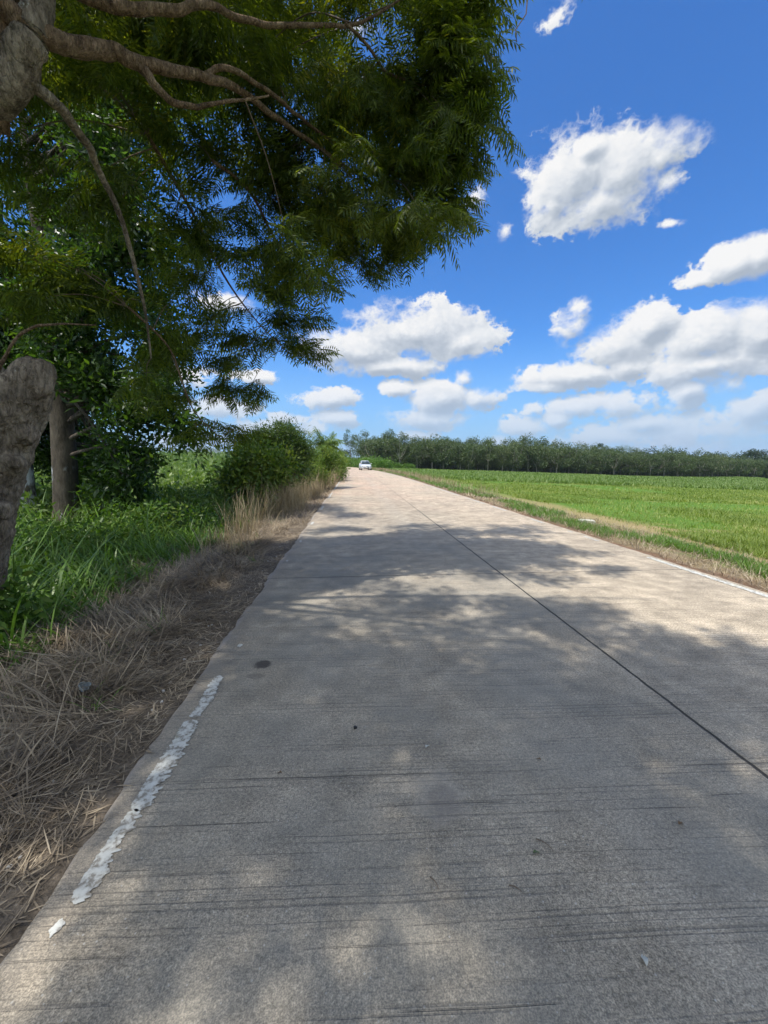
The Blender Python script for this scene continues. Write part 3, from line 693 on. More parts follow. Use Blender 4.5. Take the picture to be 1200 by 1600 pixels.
for (x, y, Y) in ((340, 660, 5.9), (300, 672, 5.6), (365, 672, 6.1), (270, 470, 5.2), (250, 520, 5.0), (230, 590, 5.1), (290, 620, 5.6)): pad(x, y, Y, .20, 3, .35)
for (x, y, Y) in ((120, 420, 4.6), (60, 470, 4.4), (180, 470, 4.8), (40, 400, 4.4), (200, 300, 4.9), (120, 300, 5.0), (335, 270, 5.6), (385, 245, 5.8), (350, 330, 5.9), (300, 225, 5.4), (410, 320, 6)): pad(x, y, Y, .35, 7, .35)
for (x, y, Y) in ((868, -90, 4.0), (905, -95, 4.0)): pad(x, y, Y, .13, 3)
# the rest of the crown, above and behind the viewer
CROWN_HI = []
for i in range(162):
    X = rnd.uniform(-6.8, 1.0); Yw = rnd.uniform(-3.8, 5.2); zz = rnd.uniform(7.2, 9.6)
    d = np.array([X, Yw, zz])-CAM; f = d@Fv
    if f > 0 and 800-(d@Uv)/f*FPX > -70: continue
    if float(vnoise(X, Yw, .62, 23)) < .30: continue
    CROWN_HI.append((np.array([X, Yw, zz]), rnd.uniform(.34, .66), 12, .45))
for (X, Yw, rr) in ((-1.75, -.55, .28), (-1.9, .35, .27), (-1.25, -1.05, .28), (-1.55, .95, .25), (-.95, -.2, .24), (-1.4, .3, .2)):  # unseen pads added to plug a bright gap in the road shade
    CROWN_HI.append((np.array([X, Yw, 8.3+.3*rr]), rr, 9, .45))
fine = [spray_template(s) for s in (1, 2, 3, 4)]
coarse = [spray_template(s, coarse=True) for s in (5, 6)]
def grow(pads, temps, name, twigname, zoff=0):
    fol = MB(); tw = MB()
    for c, rr, n, flat in pads:
        d = np.linalg.norm(LPA[:, :3]-c, axis=1)+.35*np.maximum(0, c[2]-LPA[:, 2]-0)*0
        j = int(np.argmin(d)); a = LPA[j, :3]; out = c-a; ln = np.linalg.norm(out)+1e-6; out = out/ln
        if ln > .12:
            mid = (a+c)/2+np.array([rnd.uniform(-.08, .08)*ln, rnd.uniform(-.08, .08)*ln, .10*ln])
            r0 = min(LPA[j, 3]*.7, .005+.004*ln)
            S = spline([a, mid, c+out*rr*.3], 5); tw.add(*tube(S, np.linspace(r0, .0035, len(S)), 5, cap=False))
        P = sphere_pts(n, .4)*rr*np.array([1, 1, flat])+c
        D = (P-c)/rr*1.0+out[None]*.8+RNG.normal(size=(n, 3))*.35+np.array([0, 0, -.12])
        D[:, 2] *= .6
        scatter_templates(fol, temps, P-D/np.linalg.norm(D, axis=1)[:, None]*.18, D, RNG.uniform(.85, 1.2, n), RNG.normal(0, .35, n))
        for q in range(0, n, 2):
            e = P[q]-D[q]/np.linalg.norm(D[q])*.18
            S = np.array([c-out*rr*.4, (c+e)/2+[0, 0, .03], e]); tw.add(*tube(S, [.0045, .0035, .002], 4, cap=False))
    f = fol.build(name, M['frond']); t = tw.build(twigname, M['twig'])
    return f, t
f, t = grow(PADS, fine, 'foliage', 'twig_spray'); setpar(f, T1); setpar(t, T1)
f, t = grow(CROWN_HI, coarse, 'upper_crown', 'twig_spray'); setpar(f, T1); setpar(t, T1)

# ------------------------------------------------------------------ two big trees with whitewashed feet behind
def m_wash(thr):
    m, g = newmat('bark_with_old_whitewash')
    pos = g.n('ShaderNodeTexCoord').outputs['Object']
    st = g.v('MULTIPLY', pos, (1, 1, .4))
    n1 = g.noise(st, 7, 5, .65); n2 = g.noise(st, 30, 4, .7)
    bark = g.ramp(n1, [(.3, (.05, .042, .033)), (.7, (.16, .135, .105))])
    z = g.n('ShaderNodeSeparateXYZ', {0: pos}).outputs[2]
    edge = g.m('ADD', z, g.m('MULTIPLY', g.m('SUBTRACT', n1, .5), .5))
    f = g.m('MULTIPLY', g.sstep(1.75, 1.55, edge), g.sstep(thr, thr+.12, g.noise(st, 3.2, 4, .6)))
    c = g.mix(g.m('MULTIPLY', f, .9), bark, g.mix(.6, (.62, .66, .68), n2, 'OVERLAY'))
    finish(g, c, .9, g.m('ADD', n1, g.m('MULTIPLY', n2, .5)), 1.0, .03, spec=.1); return m
M['wash'] = m_wash(.36); M['wash_flaked'] = m_wash(.53)
bt = [cluster_template(s, 17, .17, .145, .055, .75) for s in range(3)]
def broad_tree(b, top, tr, pads, label, lean=(0, 0), wash='wash'):
    b = np.array([b[0], b[1], float(gz(b[0], b[1]))])
    T = empty('roadside_tree', b, label, 'tree', None)
    H = top-b[2]; P = [b+np.array([lean[0]*t+.12*math.sin(5*t+b[0]), lean[1]*t, H*t-.05]) for t in (0, .08, .2, .4, .6, .8, 1)]
    r = np.array([1.5, 1.08, 1, .85, .62, .4, .15])*tr
    S = spline(np.concatenate([np.array(P), r[:, None]], 1), 5)
    mb = MB(); v, f = tube(S[:, :3]-b, S[:, 3], 16)
    mb.add(v, f)
    o = mb.build('trunk', M[wash], T, smooth=True)
    fol = MB(); br = MB()
    for (c, rr, n) in pads:
        c = np.array(c); hz = max(b[2]+rnd.uniform(1.7, 4.6), c[2]-rnd.uniform(.3, 1.2)*np.linalg.norm((c-b)[:2])*.5)
        j = int(np.argmin(abs(S[:, 2]-hz))); a = S[j, :3]; mid = (a+c)/2+np.array([0, 0, .25])
        Sx = spline([a, mid, c], 5); r0 = min(.07, .018*np.linalg.norm(c-a)+.012)
        br.add(*tube(Sx-b, np.linspace(r0, .008, len(Sx)), 6, cap=False))
        P_ = sphere_pts(n, .42)*rr*np.array([1, 1, .85])+c
        D = (P_-c)/rr+RNG.normal(size=(n, 3))*.5+np.array([0, 0, -.5])
        scatter_templates(fol, bt, P_-b, D, RNG.uniform(.8, 1.25, n), RNG.uniform(-3, 3, n))
        for q in range(0, n, 6):
            e = P_[q]; br.add(*tube(np.array([c, (c+e)/2+[0, 0, .04], e])-b, [.008, .006, .003], 4, cap=False))
    br.build('branch_spray', M['bark2'], T); fol.build('foliage', M['broad'], T)
    return T
padsA = []; padsB = []
for i in range(118):
    y = rnd.uniform(-80, 735); x1 = 330 if y < 420 else (265 if y < 600 else 250); x0 = 60
    x = rnd.uniform(x0, x1); 
    if y > 600 and x < 150 and rnd.random() < .5: continue
    if 560 < y < 740 and 200 < x < 235 and rnd.random() < .4: continue
    Y = rnd.uniform(8.8, 11.8)
    if y > 590 and (abs(x-110) < 34 or x < 75): Y = rnd.uniform(11.2, 12.5)
    if y < 420 and rnd.random() < .38: continue
    padsA.append((at(x, y, Y), rnd.uniform(.45, .8), rnd.randint(38, 58) if y < 480 else rnd.randint(52, 80)))
for (x, y) in ((268, 655), (285, 670), (255, 640), (292, 690), (232, 720), (205, 715), (190, 740), (245, 610), (225, 640)): padsA.append((at(x, y, 9.0), .27, 17))
for (x, y) in ((175, 760), (200, 750), (185, 735)): padsA.append((at(x, y, 11.2), .45, 40))
for i in range(95):
    y = rnd.uniform(-80, 745)if i % 3 else rnd.uniform(420, 745); x = rnd.uniform(-170, 110)
    Y = rnd.uniform(9.8, 12.5)
    if y > 590: Y = rnd.uniform(12, 13.5)
    if y < 420 and rnd.random() < .38: continue
    padsB.append((at(x, y, Y), rnd.uniform(.45, .8), rnd.randint(34, 54) if y < 480 else rnd.randint(50, 75)))
bA = at(112, 870, 9.8); bB = at(60, 850, 10.6)
broad_tree(bA, 9.5, .24, padsA, 'dark broadleaf tree with flaking whitewashed trunk, beside the low dark shrub', (-.2, .3), 'wash_flaked')
broad_tree(bB, 9.5, .17, padsB, 'dark broadleaf tree with pale painted trunk base, just right of the thick grey trunk', (-.5, .4))

# ------------------------------------------------------------------ shrubs along the left verge
def lumpy_bush(name, label, cat, pts, mat, temps, per, stems=10, stemr=.012, group=None, extra=None, crown='foliage', smat='twig', stretch=1.0):
    """pts: list of (x,y,z,r)"""
    c = np.mean([p[:2] for p in pts], 0); b = np.array([c[0], c[1], float(gz(c[0], c[1]))-.02])
    T = empty(name, b, label, cat, group)
    fol = MB(); st = MB()
    for (x, y, z, rr) in pts:
        n = int(per*rr*rr*4); o = np.array([x, y, z])
        P_ = sphere_pts(n, .35)*rr*np.array([1, 1, .9])*RNG.uniform(.8, 1.18, (n, 1))+o
        P_[:, 2] = np.maximum(P_[:, 2], gz(P_[:, 0], P_[:, 1])+.06)
        D = (P_-o)/rr+RNG.normal(size=(n, 3))*.5+np.array([0, 0, .15])
        scatter_templates(fol, temps, P_-b, D, RNG.uniform(.75, 1.3, n), RNG.uniform(-3, 3, n))
        for q in range(stems):
            e = P_[q % n]; a = b+np.array([rnd.uniform(-.25, .25), rnd.uniform(-.25, .25), 0]); m_ = np.array([a[0]*.5+e[0]*.5, a[1]*.5+e[1]*.5, a[2]*.35+e[2]*.65])
            S = spline([a, m_, e], 4); st.add(*tube(S-b, np.linspace(stemr, stemr*.3, len(S)), 5, cap=False))
    st.build('stem', M[smat], T); fol.build(crown, M[mat], T)
    return T
def A(px, py, Y, r): p = at(px, py, Y); return (p[0], p[1], p[2], r)
leafS = [cluster_template(20+s, 12, .13, .14, .075, .2) for s in range(3)]
leafF = [cluster_template(30+s, 20, .14, .12, .028, .2) for s in range(3)]
leafL = [cluster_template(40+s, 12, .16, .16, .05, .2) for s in range(3)]
lumpy_bush('verge_shrub', 'dark green shrub with yellow tipped leaves nearest the camera on the left verge', 'shrub',
  [A(392, 762, 12.5, .55), (*A(372, 745, 12.8, .5),), A(402, 722, 12.8, .5), A(425, 738, 13, .5), A(385, 720, 13, .36), A(440, 722, 13.4, .40)], 'shrubd', leafS, 130)
lumpy_bush('verge_shrub', 'taller dark feathery shrub rising behind the yellow tipped one', 'shrub',
  [A(415, 690, 15.5, .5), A(440, 683, 15.5, .55), A(395, 700, 15.5, .45), A(462, 690, 16, .45), A(430, 715, 15.5, .6), A(455, 725, 16, .7), A(375, 705, 15.5, .3), A(480, 705, 16.2, .3), A(448, 672, 15.8, .25), A(408, 680, 15.5, .22)], 'shrubk', leafF, 150)
lumpy_bush('verge_shrub', 'light green fine leaved shrub in the middle of the left verge row', 'shrub',
  [A(470, 738, 19, .75), A(478, 720, 19.5, .6), A(466, 716, 19, .45), A(487, 745, 20, .6), A(462, 750, 18.5, .6)], 'shrubl', leafF, 125)
lumpy_bush('verge_shrub', 'yellow green shrub closest to the bend on the left verge', 'shrub',
  [A(515, 715, 30, 1.0), A(526, 722, 31, .8), A(508, 735, 29, 1.1), A(524, 738, 31, .8), A(497, 725, 29, 1.0), A(531, 735, 34, .7), A(512, 700, 31, .7), A(532, 722, 36, .7)], 'shrubl', leafL, 60)
# palm-like plant: long arching fronds
def palm(px, py, Y, L, n, label):
    p = at(px, py, Y); b = np.array([p[0], p[1], float(gz(p[0], p[1]))])
    T = empty('wild_palm', b, label, 'palm')
    hh = p[2]-b[2]; mb = MB(); mb.add(*tube(np.array([[0, 0, -.05], [.02, 0, hh*.5], [0, 0, hh]]), [.13, .11, .08], 10)); mb.build('trunk', M['bark2'], T, smooth=True)
    fol = MB()
    for i in range(n):
        a = rnd.uniform(0, 6.283); up = rnd.uniform(-.1, 1.2); l = L*rnd.uniform(.8, 1.15)
        t = np.linspace(0, 1, 9); dx = math.cos(up)*t*l; dz = math.sin(up)*t*l-.45*l*t**2.2*math.cos(up)
        C = np.stack([dx*math.cos(a), dx*math.sin(a), hh+dz], 1); fol.add(*tube(C, np.linspace(.012, .003, 9), 4, cap=False))
        q = np.linspace(.15, 1, 22); Cq = np.stack([np.interp(q, t, C[:, k]) for k in range(3)], 1)
        ax = np.array([math.cos(a), math.sin(a), 0]); sd = np.array([-math.sin(a), math.cos(a), 0])
        for s in (-1, 1):
            D = ax[None]*.7+sd[None]*s+np.array([0, 0, -.45])+RNG.normal(size=(22, 3))*.12
            fol.add(*kites(Cq, D, .36*l*np.sin(np.pi*np.clip(q*.8+.12, 0, 1)), .035, np.tile([0, 0, 1.], (22, 1))))
    fol.build('frond_crown', M['shrubd'], T)
lumpy_bush('verge_shrub', 'small yellow green shrub wrapped round the foot of the wild palm', 'shrub', [A(503, 722, 21.5, .5), A(492, 730, 21, .5), A(512, 728, 22, .5), A(500, 742, 21, .5)], 'shrubl', leafL, 110)
palm(505, 696, 22, 1.25, 34, 'spiky palm like plant between the light green shrubs on the left verge')
# low dark shrub under the trees
lumpy_bush('shade_shrub', 'low dark shrub in deep shade right of the whitewashed trunks', 'shrub',
  [A(178, 765, 9.8, .45), A(195, 758, 9.6, .4), A(208, 772, 9.4, .35), A(162, 778, 10, .35), A(182, 785, 9.3, .35)], 'broad', bt, 70)

# ------------------------------------------------------------------ rubber plantation and trees beyond the field
def forest_tree(seed, H, rcrown, nleaf, fork=True, mat='rubber', lowest=.30, leafsz=.42, trunk_r=.11, bark='palebark', limbs=6):
    rng = np.random.default_rng(seed); tr = MB()
    hf = H*rng.uniform(.22, .34)
    P = np.array([[0, 0, -.2], [rng.normal(0, .05), rng.normal(0, .05), hf*.5], [rng.normal(0, .1), rng.normal(0, .1), hf]])
    tr.add(*tube(P, [trunk_r*1.3, trunk_r, trunk_r*.9], 8)); top = P[-1]
    tips = []
    for k in range(limbs):
        a = 6.283*k/limbs+rng.uniform(-.4, .4); sp_ = rcrown*rng.uniform(.35, .8); hh = H*rng.uniform(.55, .86)
        e = np.array([math.cos(a)*sp_, math.sin(a)*sp_, hh]); m_ = top*.5+e*.5+np.array([math.cos(a)*sp_*.12, math.sin(a)*sp_*.12, -.05*H])
        S = spline([top, m_, e], 5); tr.add(*tube(S, np.linspace(trunk_r*.62, .02, len(S)), 6, cap=False)); tips += [S[-1], S[len(S)//2]]
    fol = MB(); nc = 26; cs = []
    for k in range(nc):
        p = rng.normal(size=3); p /= np.linalg.norm(p); rr = rng.uniform(.55, 1.0)
        zc = H*(lowest+1)/2; c = np.array([p[0]*rcrown*rr, p[1]*rcrown*rr, zc+p[2]*H*(1-lowest)/2*rr*.92])
        cs.append((c, rcrown*rng.uniform(.28, .46)))
    for c, rr in cs:
        n = nleaf//nc; q = rng.normal(size=(n, 3)); q /= np.linalg.norm(q, axis=1)[:, None]; q *= (rng.random(n)**.4)[:, None]
        Pp = c+q*rr*np.array([1, 1, .75]); D = q+rng.normal(size=(n, 3))*.7+np.array([0, 0, -.35])
        fol.add(*kites(Pp, D, leafsz*rng.uniform(.6, 1.3, n), leafsz*.52, rng.normal(size=(n, 3))*.8+np.array([0, 0, 1.])))
    return tr, fol
protos = []
def proto(name, label, cat, group, **kw):
    tr, fol = forest_tree(**kw); T = empty(name, (0, 0, 0), label, cat, group)
    tr.build('trunk', M[kw.get('bark', 'palebark')], T, smooth=True); fol.build('crown', M[kw.get('mat', 'rubber')], T); return T
fr_lab = 'slim rubber tree in the front row of the plantation beyond the green field'
bk_lab = 'rubber tree in the rows behind the plantation edge'
GR = 'rubber trees of the plantation'
for s in range(8):
    protos.append([proto('rubber_tree', fr_lab, 'tree', GR, seed=100+s, H=7.2+.28*s, rcrown=(3.0, 3.6, 2.7, 3.3, 2.5, 3.8, 3.1, 2.8)[s], nleaf=2900, leafsz=.35, lowest=(.05, .16, .08, .2, .0, .12, .18, .06)[s], trunk_r=(.09, .13)[s % 2]), False])
def put(pr, x, y, s, rz, lab=None):
    T, used = pr
    if used: T = copy_tree(T)
    pr[1] = True
    T.location = (float(x), float(y), float(gz(x, y))-.05); T.rotation_euler[2] = rz; T.scale = (s, s, s*rnd.uniform(.93, 1.07))
    if lab: T['label'] = lab
    return T
def hs(x): return 1.04+.04*sm(5, 30, x)-.30*sm(45, 150, x)
n0 = 0
for row in range(5):
    nrow = 36 if row < 4 else 34
    for i in range(nrow):
        t = i/(nrow-1); x = 3+t*138+rnd.uniform(-1.3, 1.3)+(2 if row % 2 else 0); y = 97+t*20+row*5.2+rnd.uniform(-.8, .8)
        s = hs(x)*rnd.uniform(.90, 1.06)*(1+.03*row)*(1+.12*(float(vnoise(x, 0, .06, 8))-.5))
        put(protos[rnd.randrange(8)], x, y, s, rnd.uniform(0, 6.28), None if row == 0 else bk_lab)
N = 5200; t = RNG.random(N); xx = 2+t*146; yy = 101.5+(xx-7)/134*20+RNG.random(N)*22
mb = MB(); scatter_templates(mb, [cluster_template(90+s, 9, .5, .5, .25, .1) for s in range(3)], np.stack([xx, yy, gz(xx, yy)+RNG.random(N)**1.5*2.3], 1), RNG.normal(size=(N, 3)), RNG.uniform(.8, 1.4, N), RNG.uniform(-3, 3, N))
UNDER = mb
# bare forked pale tree near the right end
tr, fol = forest_tree(seed=207, H=7.4, rcrown=3.0, nleaf=260, lowest=.55, trunk_r=.17, limbs=7)
px = at(1108, 745, 116); T = empty('forked_tree', (px[0], px[1], float(gz(px[0], px[1]))), 'pale nearly leafless forked tree standing in front of the dark plantation edge', 'tree')
tr.build('trunk', M['palebark'], T, smooth=True); fol.build('crown', M['rubber'], T)
# far trees at the right end and taller crowns
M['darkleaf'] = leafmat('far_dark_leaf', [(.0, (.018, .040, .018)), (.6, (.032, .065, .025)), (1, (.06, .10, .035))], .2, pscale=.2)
tag(UNDER.build('added_undergrowth', M['darkleaf']), 'dark undergrowth added to deepen the shade between the rubber trees', 'undergrowth', kind='stuff')  # leaf clusters added to make the band beneath the crowns dark
def single(name, label, px, py, Y, H, rc, n, seed, mat='darkleaf', **kw):
    p = at(px, py, Y); T = proto(name, label, 'tree', None, seed=seed, H=H, rcrown=rc, nleaf=n, mat=mat, **kw)
    T.location = (p[0], p[1], float(gz(p[0], p[1]))-.05); return T
single('round_tree', 'dark rounded tree standing above the woods at the far right', 1177, 740, 168, 12.2, 4.6, 3600, 301, lowest=.3, leafsz=.7, bark='bark2', trunk_r=.3)
single('broad_tree', 'bushy dark green tree at the right edge below the rounded tree', 1196, 745, 150, 8.6, 4.2, 2600, 302, lowest=.1, leafsz=.6, bark='bark2')
single('broad_tree', 'yellowish green low tree next to the pale forked tree', 1142, 748, 121, 5.2, 3.3, 2400, 303, mat='hedge', lowest=.05, leafsz=.4, bark='bark2')
single('broad_tree', 'grey green low tree where the plantation ends', 1170, 750, 120, 5.0, 3.0, 2200, 304, mat='rubber', lowest=.05, leafsz=.4)
single('broad_tree', 'dark low tree at the right edge of the field', 1203, 752, 118, 5.6, 3.2, 2400, 305, lowest=.05, leafsz=.45, bark='bark2')
single('tall_tree', 'small dark crown poking above the plantation roof, the larger of two', 936, 745, 150, 12.0, 1.9, 900, 306, lowest=.6, leafsz=.5, bark='bark2')
single('tall_tree', 'small dark crown poking above the plantation roof, left of the larger one', 925, 745, 152, 10.9, 1.3, 600, 307, lowest=.65, leafsz=.5, bark='bark2')
for i, (px_, H) in enumerate(((1060, 10.5), (1090, 10.3), (1120, 9.6), (1150, 9.0), (1010, 10.8), (1210, 9.0))):
    p = at(px_, 745, 150); T = proto('wood_tree', 'dark tree top in the wood that shows behind the plantation roof line', 'tree', 'trees of the wood behind the plantation', seed=320+i, H=H, rcrown=4.5, nleaf=1800, mat='darkleaf', lowest=.2, leafsz=.7, bark='bark2')
    T.location = (p[0], p[1], float(gz(p[0], p[1])))
# slender tree at the bend
tr, fol = forest_tree(seed=411, H=11.2, rcrown=1.9, nleaf=1100, lowest=.42, leafsz=.34, trunk_r=.10, limbs=5)
p = at(548, 720, 112); T = empty('slender_tree', (p[0], p[1], float(gz(p[0], p[1]))), 'tall slender airy tree above the hedge at the bend, left of the plantation', 'tree')
tr.build('trunk', M['palebark'], T, smooth=True); fol.build('crown', M['rubber'], T)
single('dark_tree', 'small dark tree beside the slender one at the bend', 536, 722, 125, 5.6, 2.6, 1500, 412, lowest=.1, leafsz=.45, bark='bark2')
# hedge bushes on the outer side of the bend
hg = []
leafH = [cluster_template(60+s, 8, .28, .26, .12, .0) for s in range(3)]
HB = [(6.9, 70, 1.3), (8.0, 73, 1.5), (7.2, 77, 1.5), (8.5, 80, 1.8), (7.4, 84, 1.7), (7.2, 88, 1.8), (8.6, 91, 2.0), (7.0, 94, 1.7), (7.4, 99, 1.9), (6.8, 104, 1.8), (7.0, 110, 2.0), (6.8, 117, 2.1), (7, 124, 2.2), (9.5, 87, 1.6), (11.5, 88, 1.4), (14.5, 90, 1.2), (17.5, 91, 1.1)]
for i, (u, y, h) in enumerate(HB):
    x = u+float(xb(y)); z0 = float(gz(x, y))
    if i < 3:
        T = lumpy_bush('hedge_shrub', 'bright green shrub in the hedge on the outside of the bend', 'shrub', [(x+rnd.uniform(-.8, .8), y+rnd.uniform(-.8, .8), z0+rnd.uniform(.35, .7)*h, h*rnd.uniform(.35, .5)) for _ in range(5)], 'hedge', leafH, 50, stems=3, group='bright green shrubs in the hedge on the outside of the bend')
        hg.append(T)
    else:
        T = copy_tree(hg[i % 3]); T.location = (x, y, z0); T.rotation_euler[2] = rnd.uniform(0, 6.28); s = h/1.45; T.scale = (s*1.15, s*1.15, s)

# ------------------------------------------------------------------ grasses
def noisy_az(x, y, s, seed): return 6.283*2*vnoise(x, y, s, seed)
def grass_obj(name, P, H, W, az, lean, curl, mat, seg=4, tw=.6):
    o = mesh_obj(name, *blades(P, H, W, az, lean, curl, seg, tw), M[mat]); tag(o, kind='stuff'); return o
def clumps(cx, cy, per, spread):
    x = np.repeat(cx, per)+RNG.normal(0, spread, len(cx)*per); y = np.repeat(cy, per)+RNG.normal(0, spread, len(cy)*per); return x, y
# tall grass under the trees, near
N = 3000
cy = 1.9+RNG.random(N)**1.15*13; cx = -2.75-RNG.random(N)**1.2*(3.0+cy*.85)+.25*(vnoise(cy, 0*cy, 1.4, 50)-.5)
x, y = clumps(cx, cy, 12, .09); n = len(x)
hgt = RNG.uniform(.45, 1.3, n)*np.repeat(RNG.uniform(.45, 1.2, N), 12)*(.75+.5*vnoise(x, y, .7, 51))*(.5+.5*sm(0, .9, -2.6-x))
az = RNG.uniform(0, 6.283, n)*.7+np.repeat(RNG.uniform(0, 6.283, N), 12)*.3
tag(grass_obj('tall_grass', np.stack([x, y, gz(x, y)], 1), hgt, RNG.uniform(.011, .025, n), az, RNG.uniform(.05, .7, n), RNG.uniform(.6, 2.6, n), 'tallgrass', 5), 'lush tall green grass growing under the trees left of the road', 'grass')
# leafy weeds in it
N = 5200; cy = 3.5+RNG.random(N)*10; cx = -3.0-RNG.random(N)*(2.5+cy*.8)
k = vnoise(cx, cy, .9, 60) > .50; cx, cy = cx[k], cy[k]; N = len(cx)
P = np.stack([cx, cy, gz(cx, cy)+RNG.uniform(.15, .85, N)*(.7+.3*sm(0, 1, -2.8-cx))], 1)
tw = [cluster_template(70+s, 14, .11, .085, .040, .1, .9) for s in range(3)]
mb = MB(); scatter_templates(mb, tw, P, RNG.normal(size=(N, 3))+[0, 0, .5], RNG.uniform(.8, 1.4, N), RNG.uniform(-3, 3, N))
tag(mb.build('leafy_weeds', M['weed']), 'small leafy weeds mixed into the tall grass', 'weeds', kind='stuff')
# left field crop out to the horizon
N = 30000; t = RNG.random(N); cy = 11*(220/11)**t; cx = -3.0-RNG.random(N)**1.1*(2.5+cy*1.02)
sc_ = (cy/11)**.72
x, y = np.repeat(cx, 4)+RNG.normal(0, .10, N*4)*np.repeat(sc_, 4), np.repeat(cy, 4)+RNG.normal(0, .1, N*4)*np.repeat(sc_, 4)
x = x+xb(y); s4 = np.repeat(sc_, 4)
hh = RNG.uniform(.35, .7, N*4)*(.7+.7*vnoise(x, y, .12, 71))*np.minimum(s4**.25, 1.5)
tag(grass_obj('left_field_crop', np.stack([x, y, gz(x, y)], 1), hh, RNG.uniform(.025, .05, N*4)*s4, RNG.uniform(0, 6.283, N*4), RNG.uniform(.05, .6, N*4), RNG.uniform(.3, 1.6, N*4), 'crop', 3), 'green crop filling the wide field behind the left verge', 'crop')
N = 26000; t = RNG.random(N); cy = 10*(240/10)**t; cx = -3.6-RNG.random(N)**1.1*(2.5+cy*1.02); s_ = (cy/11)**.80
cx = cx+xb(cy)
mb = MB(); scatter_templates(mb, [cluster_template(95+s, 7, .13, .16, .075, .1, .6) for s in range(3)], np.stack([cx, cy, gz(cx, cy)+RNG.uniform(.3, .85, N)*(.6+.6*vnoise(cx, cy, .1, 77))], 1), RNG.normal(size=(N, 3))+[0, 0, .6], RNG.uniform(.8, 1.3, N)*s_, RNG.uniform(-3, 3, N))
tag(mb.build('left_field_leaves', M['crop']), 'leafy tops of the crop in the wide left field', 'crop', kind='stuff')
# flattened straw litter on the verge
N = 52000; y = .7+RNG.random(N)**1.1*9.5; u = UL-.02-RNG.random(N)**.9*(1.9+.1*y)
k = (vnoise(u, y, 2.1, 80)*.95+RNG.random(N)*.42) > (.66-.25*sm(.03, .4, UL-u)-.1*sm(1, 2, UL-u)); y, u = y[k], u[k]; n = len(u)
mound = .09*vnoise(u, y, 2.2, 81)*sm(.3, 1.2, UL-u)
az = noisy_az(u, y, 1.3, 82)+RNG.normal(0, .75, n)
tag(grass_obj('straw_litter', np.stack([u, y, gz(u, y)+.004+mound*RNG.random(n)], 1), RNG.uniform(.10, .60, n)*(.35+.65*sm(.15, .9, UL-u)), RNG.uniform(.0025, .0075, n)*(.7+.3*sm(.2, .9, UL-u)), az, RNG.uniform(1.2, 1.62, n), RNG.normal(.1, .35, n), 'straw', 4, .8), 'flattened dry straw and cut grass littering the left verge', 'straw')
N = 16000; y = .7+RNG.random(N)*9; u = UL-.0-RNG.random(N)**1.2*1.5
tag(grass_obj('chaff', np.stack([u, y, gz(u, y)+.004], 1), RNG.uniform(.02, .12, N), RNG.uniform(.003, .008, N), RNG.uniform(0, 6.283, N), RNG.uniform(1.2, 1.6, N), RNG.uniform(-.2, .5, N), 'straw', 2), 'short bits of dry grass and chaff strewn up to the slab edge', 'chaff')
# untidy arching dead stems over the litter
N = 520; cy = 1.0+RNG.random(N)*9; cx = UL-.40-RNG.random(N)*1.6
x, y = clumps(cx, cy, 9, .05); n = len(x)
azc = np.repeat(noisy_az(cx, cy, .8, 84), 9)+RNG.normal(0, .8, n)
tag(grass_obj('dead_grass_clumps', np.stack([x, y, gz(x, y)], 1), RNG.uniform(.15, .42, n), RNG.uniform(.003, .007, n), azc, RNG.uniform(.5, 1.3, n), RNG.uniform(.2, 1.1, n), 'straw', 4), 'untidy dead grass clumps lying over the verge litter', 'dry grass')
N = 170; cy = 1.6+RNG.random(N)**.8*11; cx = UL-.25-RNG.random(N)**.7*1.5
k = vnoise(cx, cy, 1.1, 61) > .50; cy, cx = cy[k], cx[k]; N = len(cx)
x, y = clumps(cx, cy, 9, .05); n = len(x)
tag(grass_obj('verge_tufts', np.stack([x, y, gz(x, y)], 1), RNG.uniform(.06, .22, n), RNG.uniform(.004, .008, n), RNG.uniform(0, 6.283, n), RNG.uniform(.2, .9, n), RNG.uniform(.4, 1.6, n), 'tallgrass', 3), 'green tufts coming through the litter of the left verge', 'grass')
# standing dry grass by the shrubs
N = 420; t = RNG.random(N); cy = 6.5+t**1.2*44; cu = -2.35+RNG.normal(0, .32, N)+.55*sm(10, 22, cy)
k = (RNG.random(N) < .35+.65*sm(9, 12, cy)); cy, cu = cy[k], cu[k]; N = len(cy)
x, y = clumps(cu, cy, 30, .13); x = x+xb(y); n = len(x); f = np.maximum(1, y/14)
tag(grass_obj('standing_dry_grass', np.stack([x, y, gz(x, y)], 1), RNG.uniform(.4, 1.35, n)*(.55+.75*vnoise(x, y, .8, 86))*np.repeat(RNG.uniform(.5, 1.2, N), 30), RNG.uniform(.004, .009, n)*f, RNG.uniform(0, 6.283, n), RNG.uniform(0, .35, n), RNG.uniform(.1, 1.0, n), 'drystand', 4), 'tall straw coloured dry grass standing beside the verge shrubs', 'dry grass')
# far straw strip beside the road edge
N = 9000; t = RNG.random(N); y = 9.5*(90/9.5)**t; u = UL-.03-RNG.random(N)*1.35
n = len(y); f = np.maximum(1, y/10)
tag(grass_obj('straw_strip', np.stack([u+xb(y), y, gz(u+xb(y), y)+.003], 1), RNG.uniform(.1, .32, n), RNG.uniform(.004, .009, n)*f, RNG.uniform(0, 6.283, n), RNG.uniform(.6, 1.5, n), RNG.uniform(0, .5, n), 'straw', 2), 'sunlit tan straw strip along the far left road edge', 'straw')
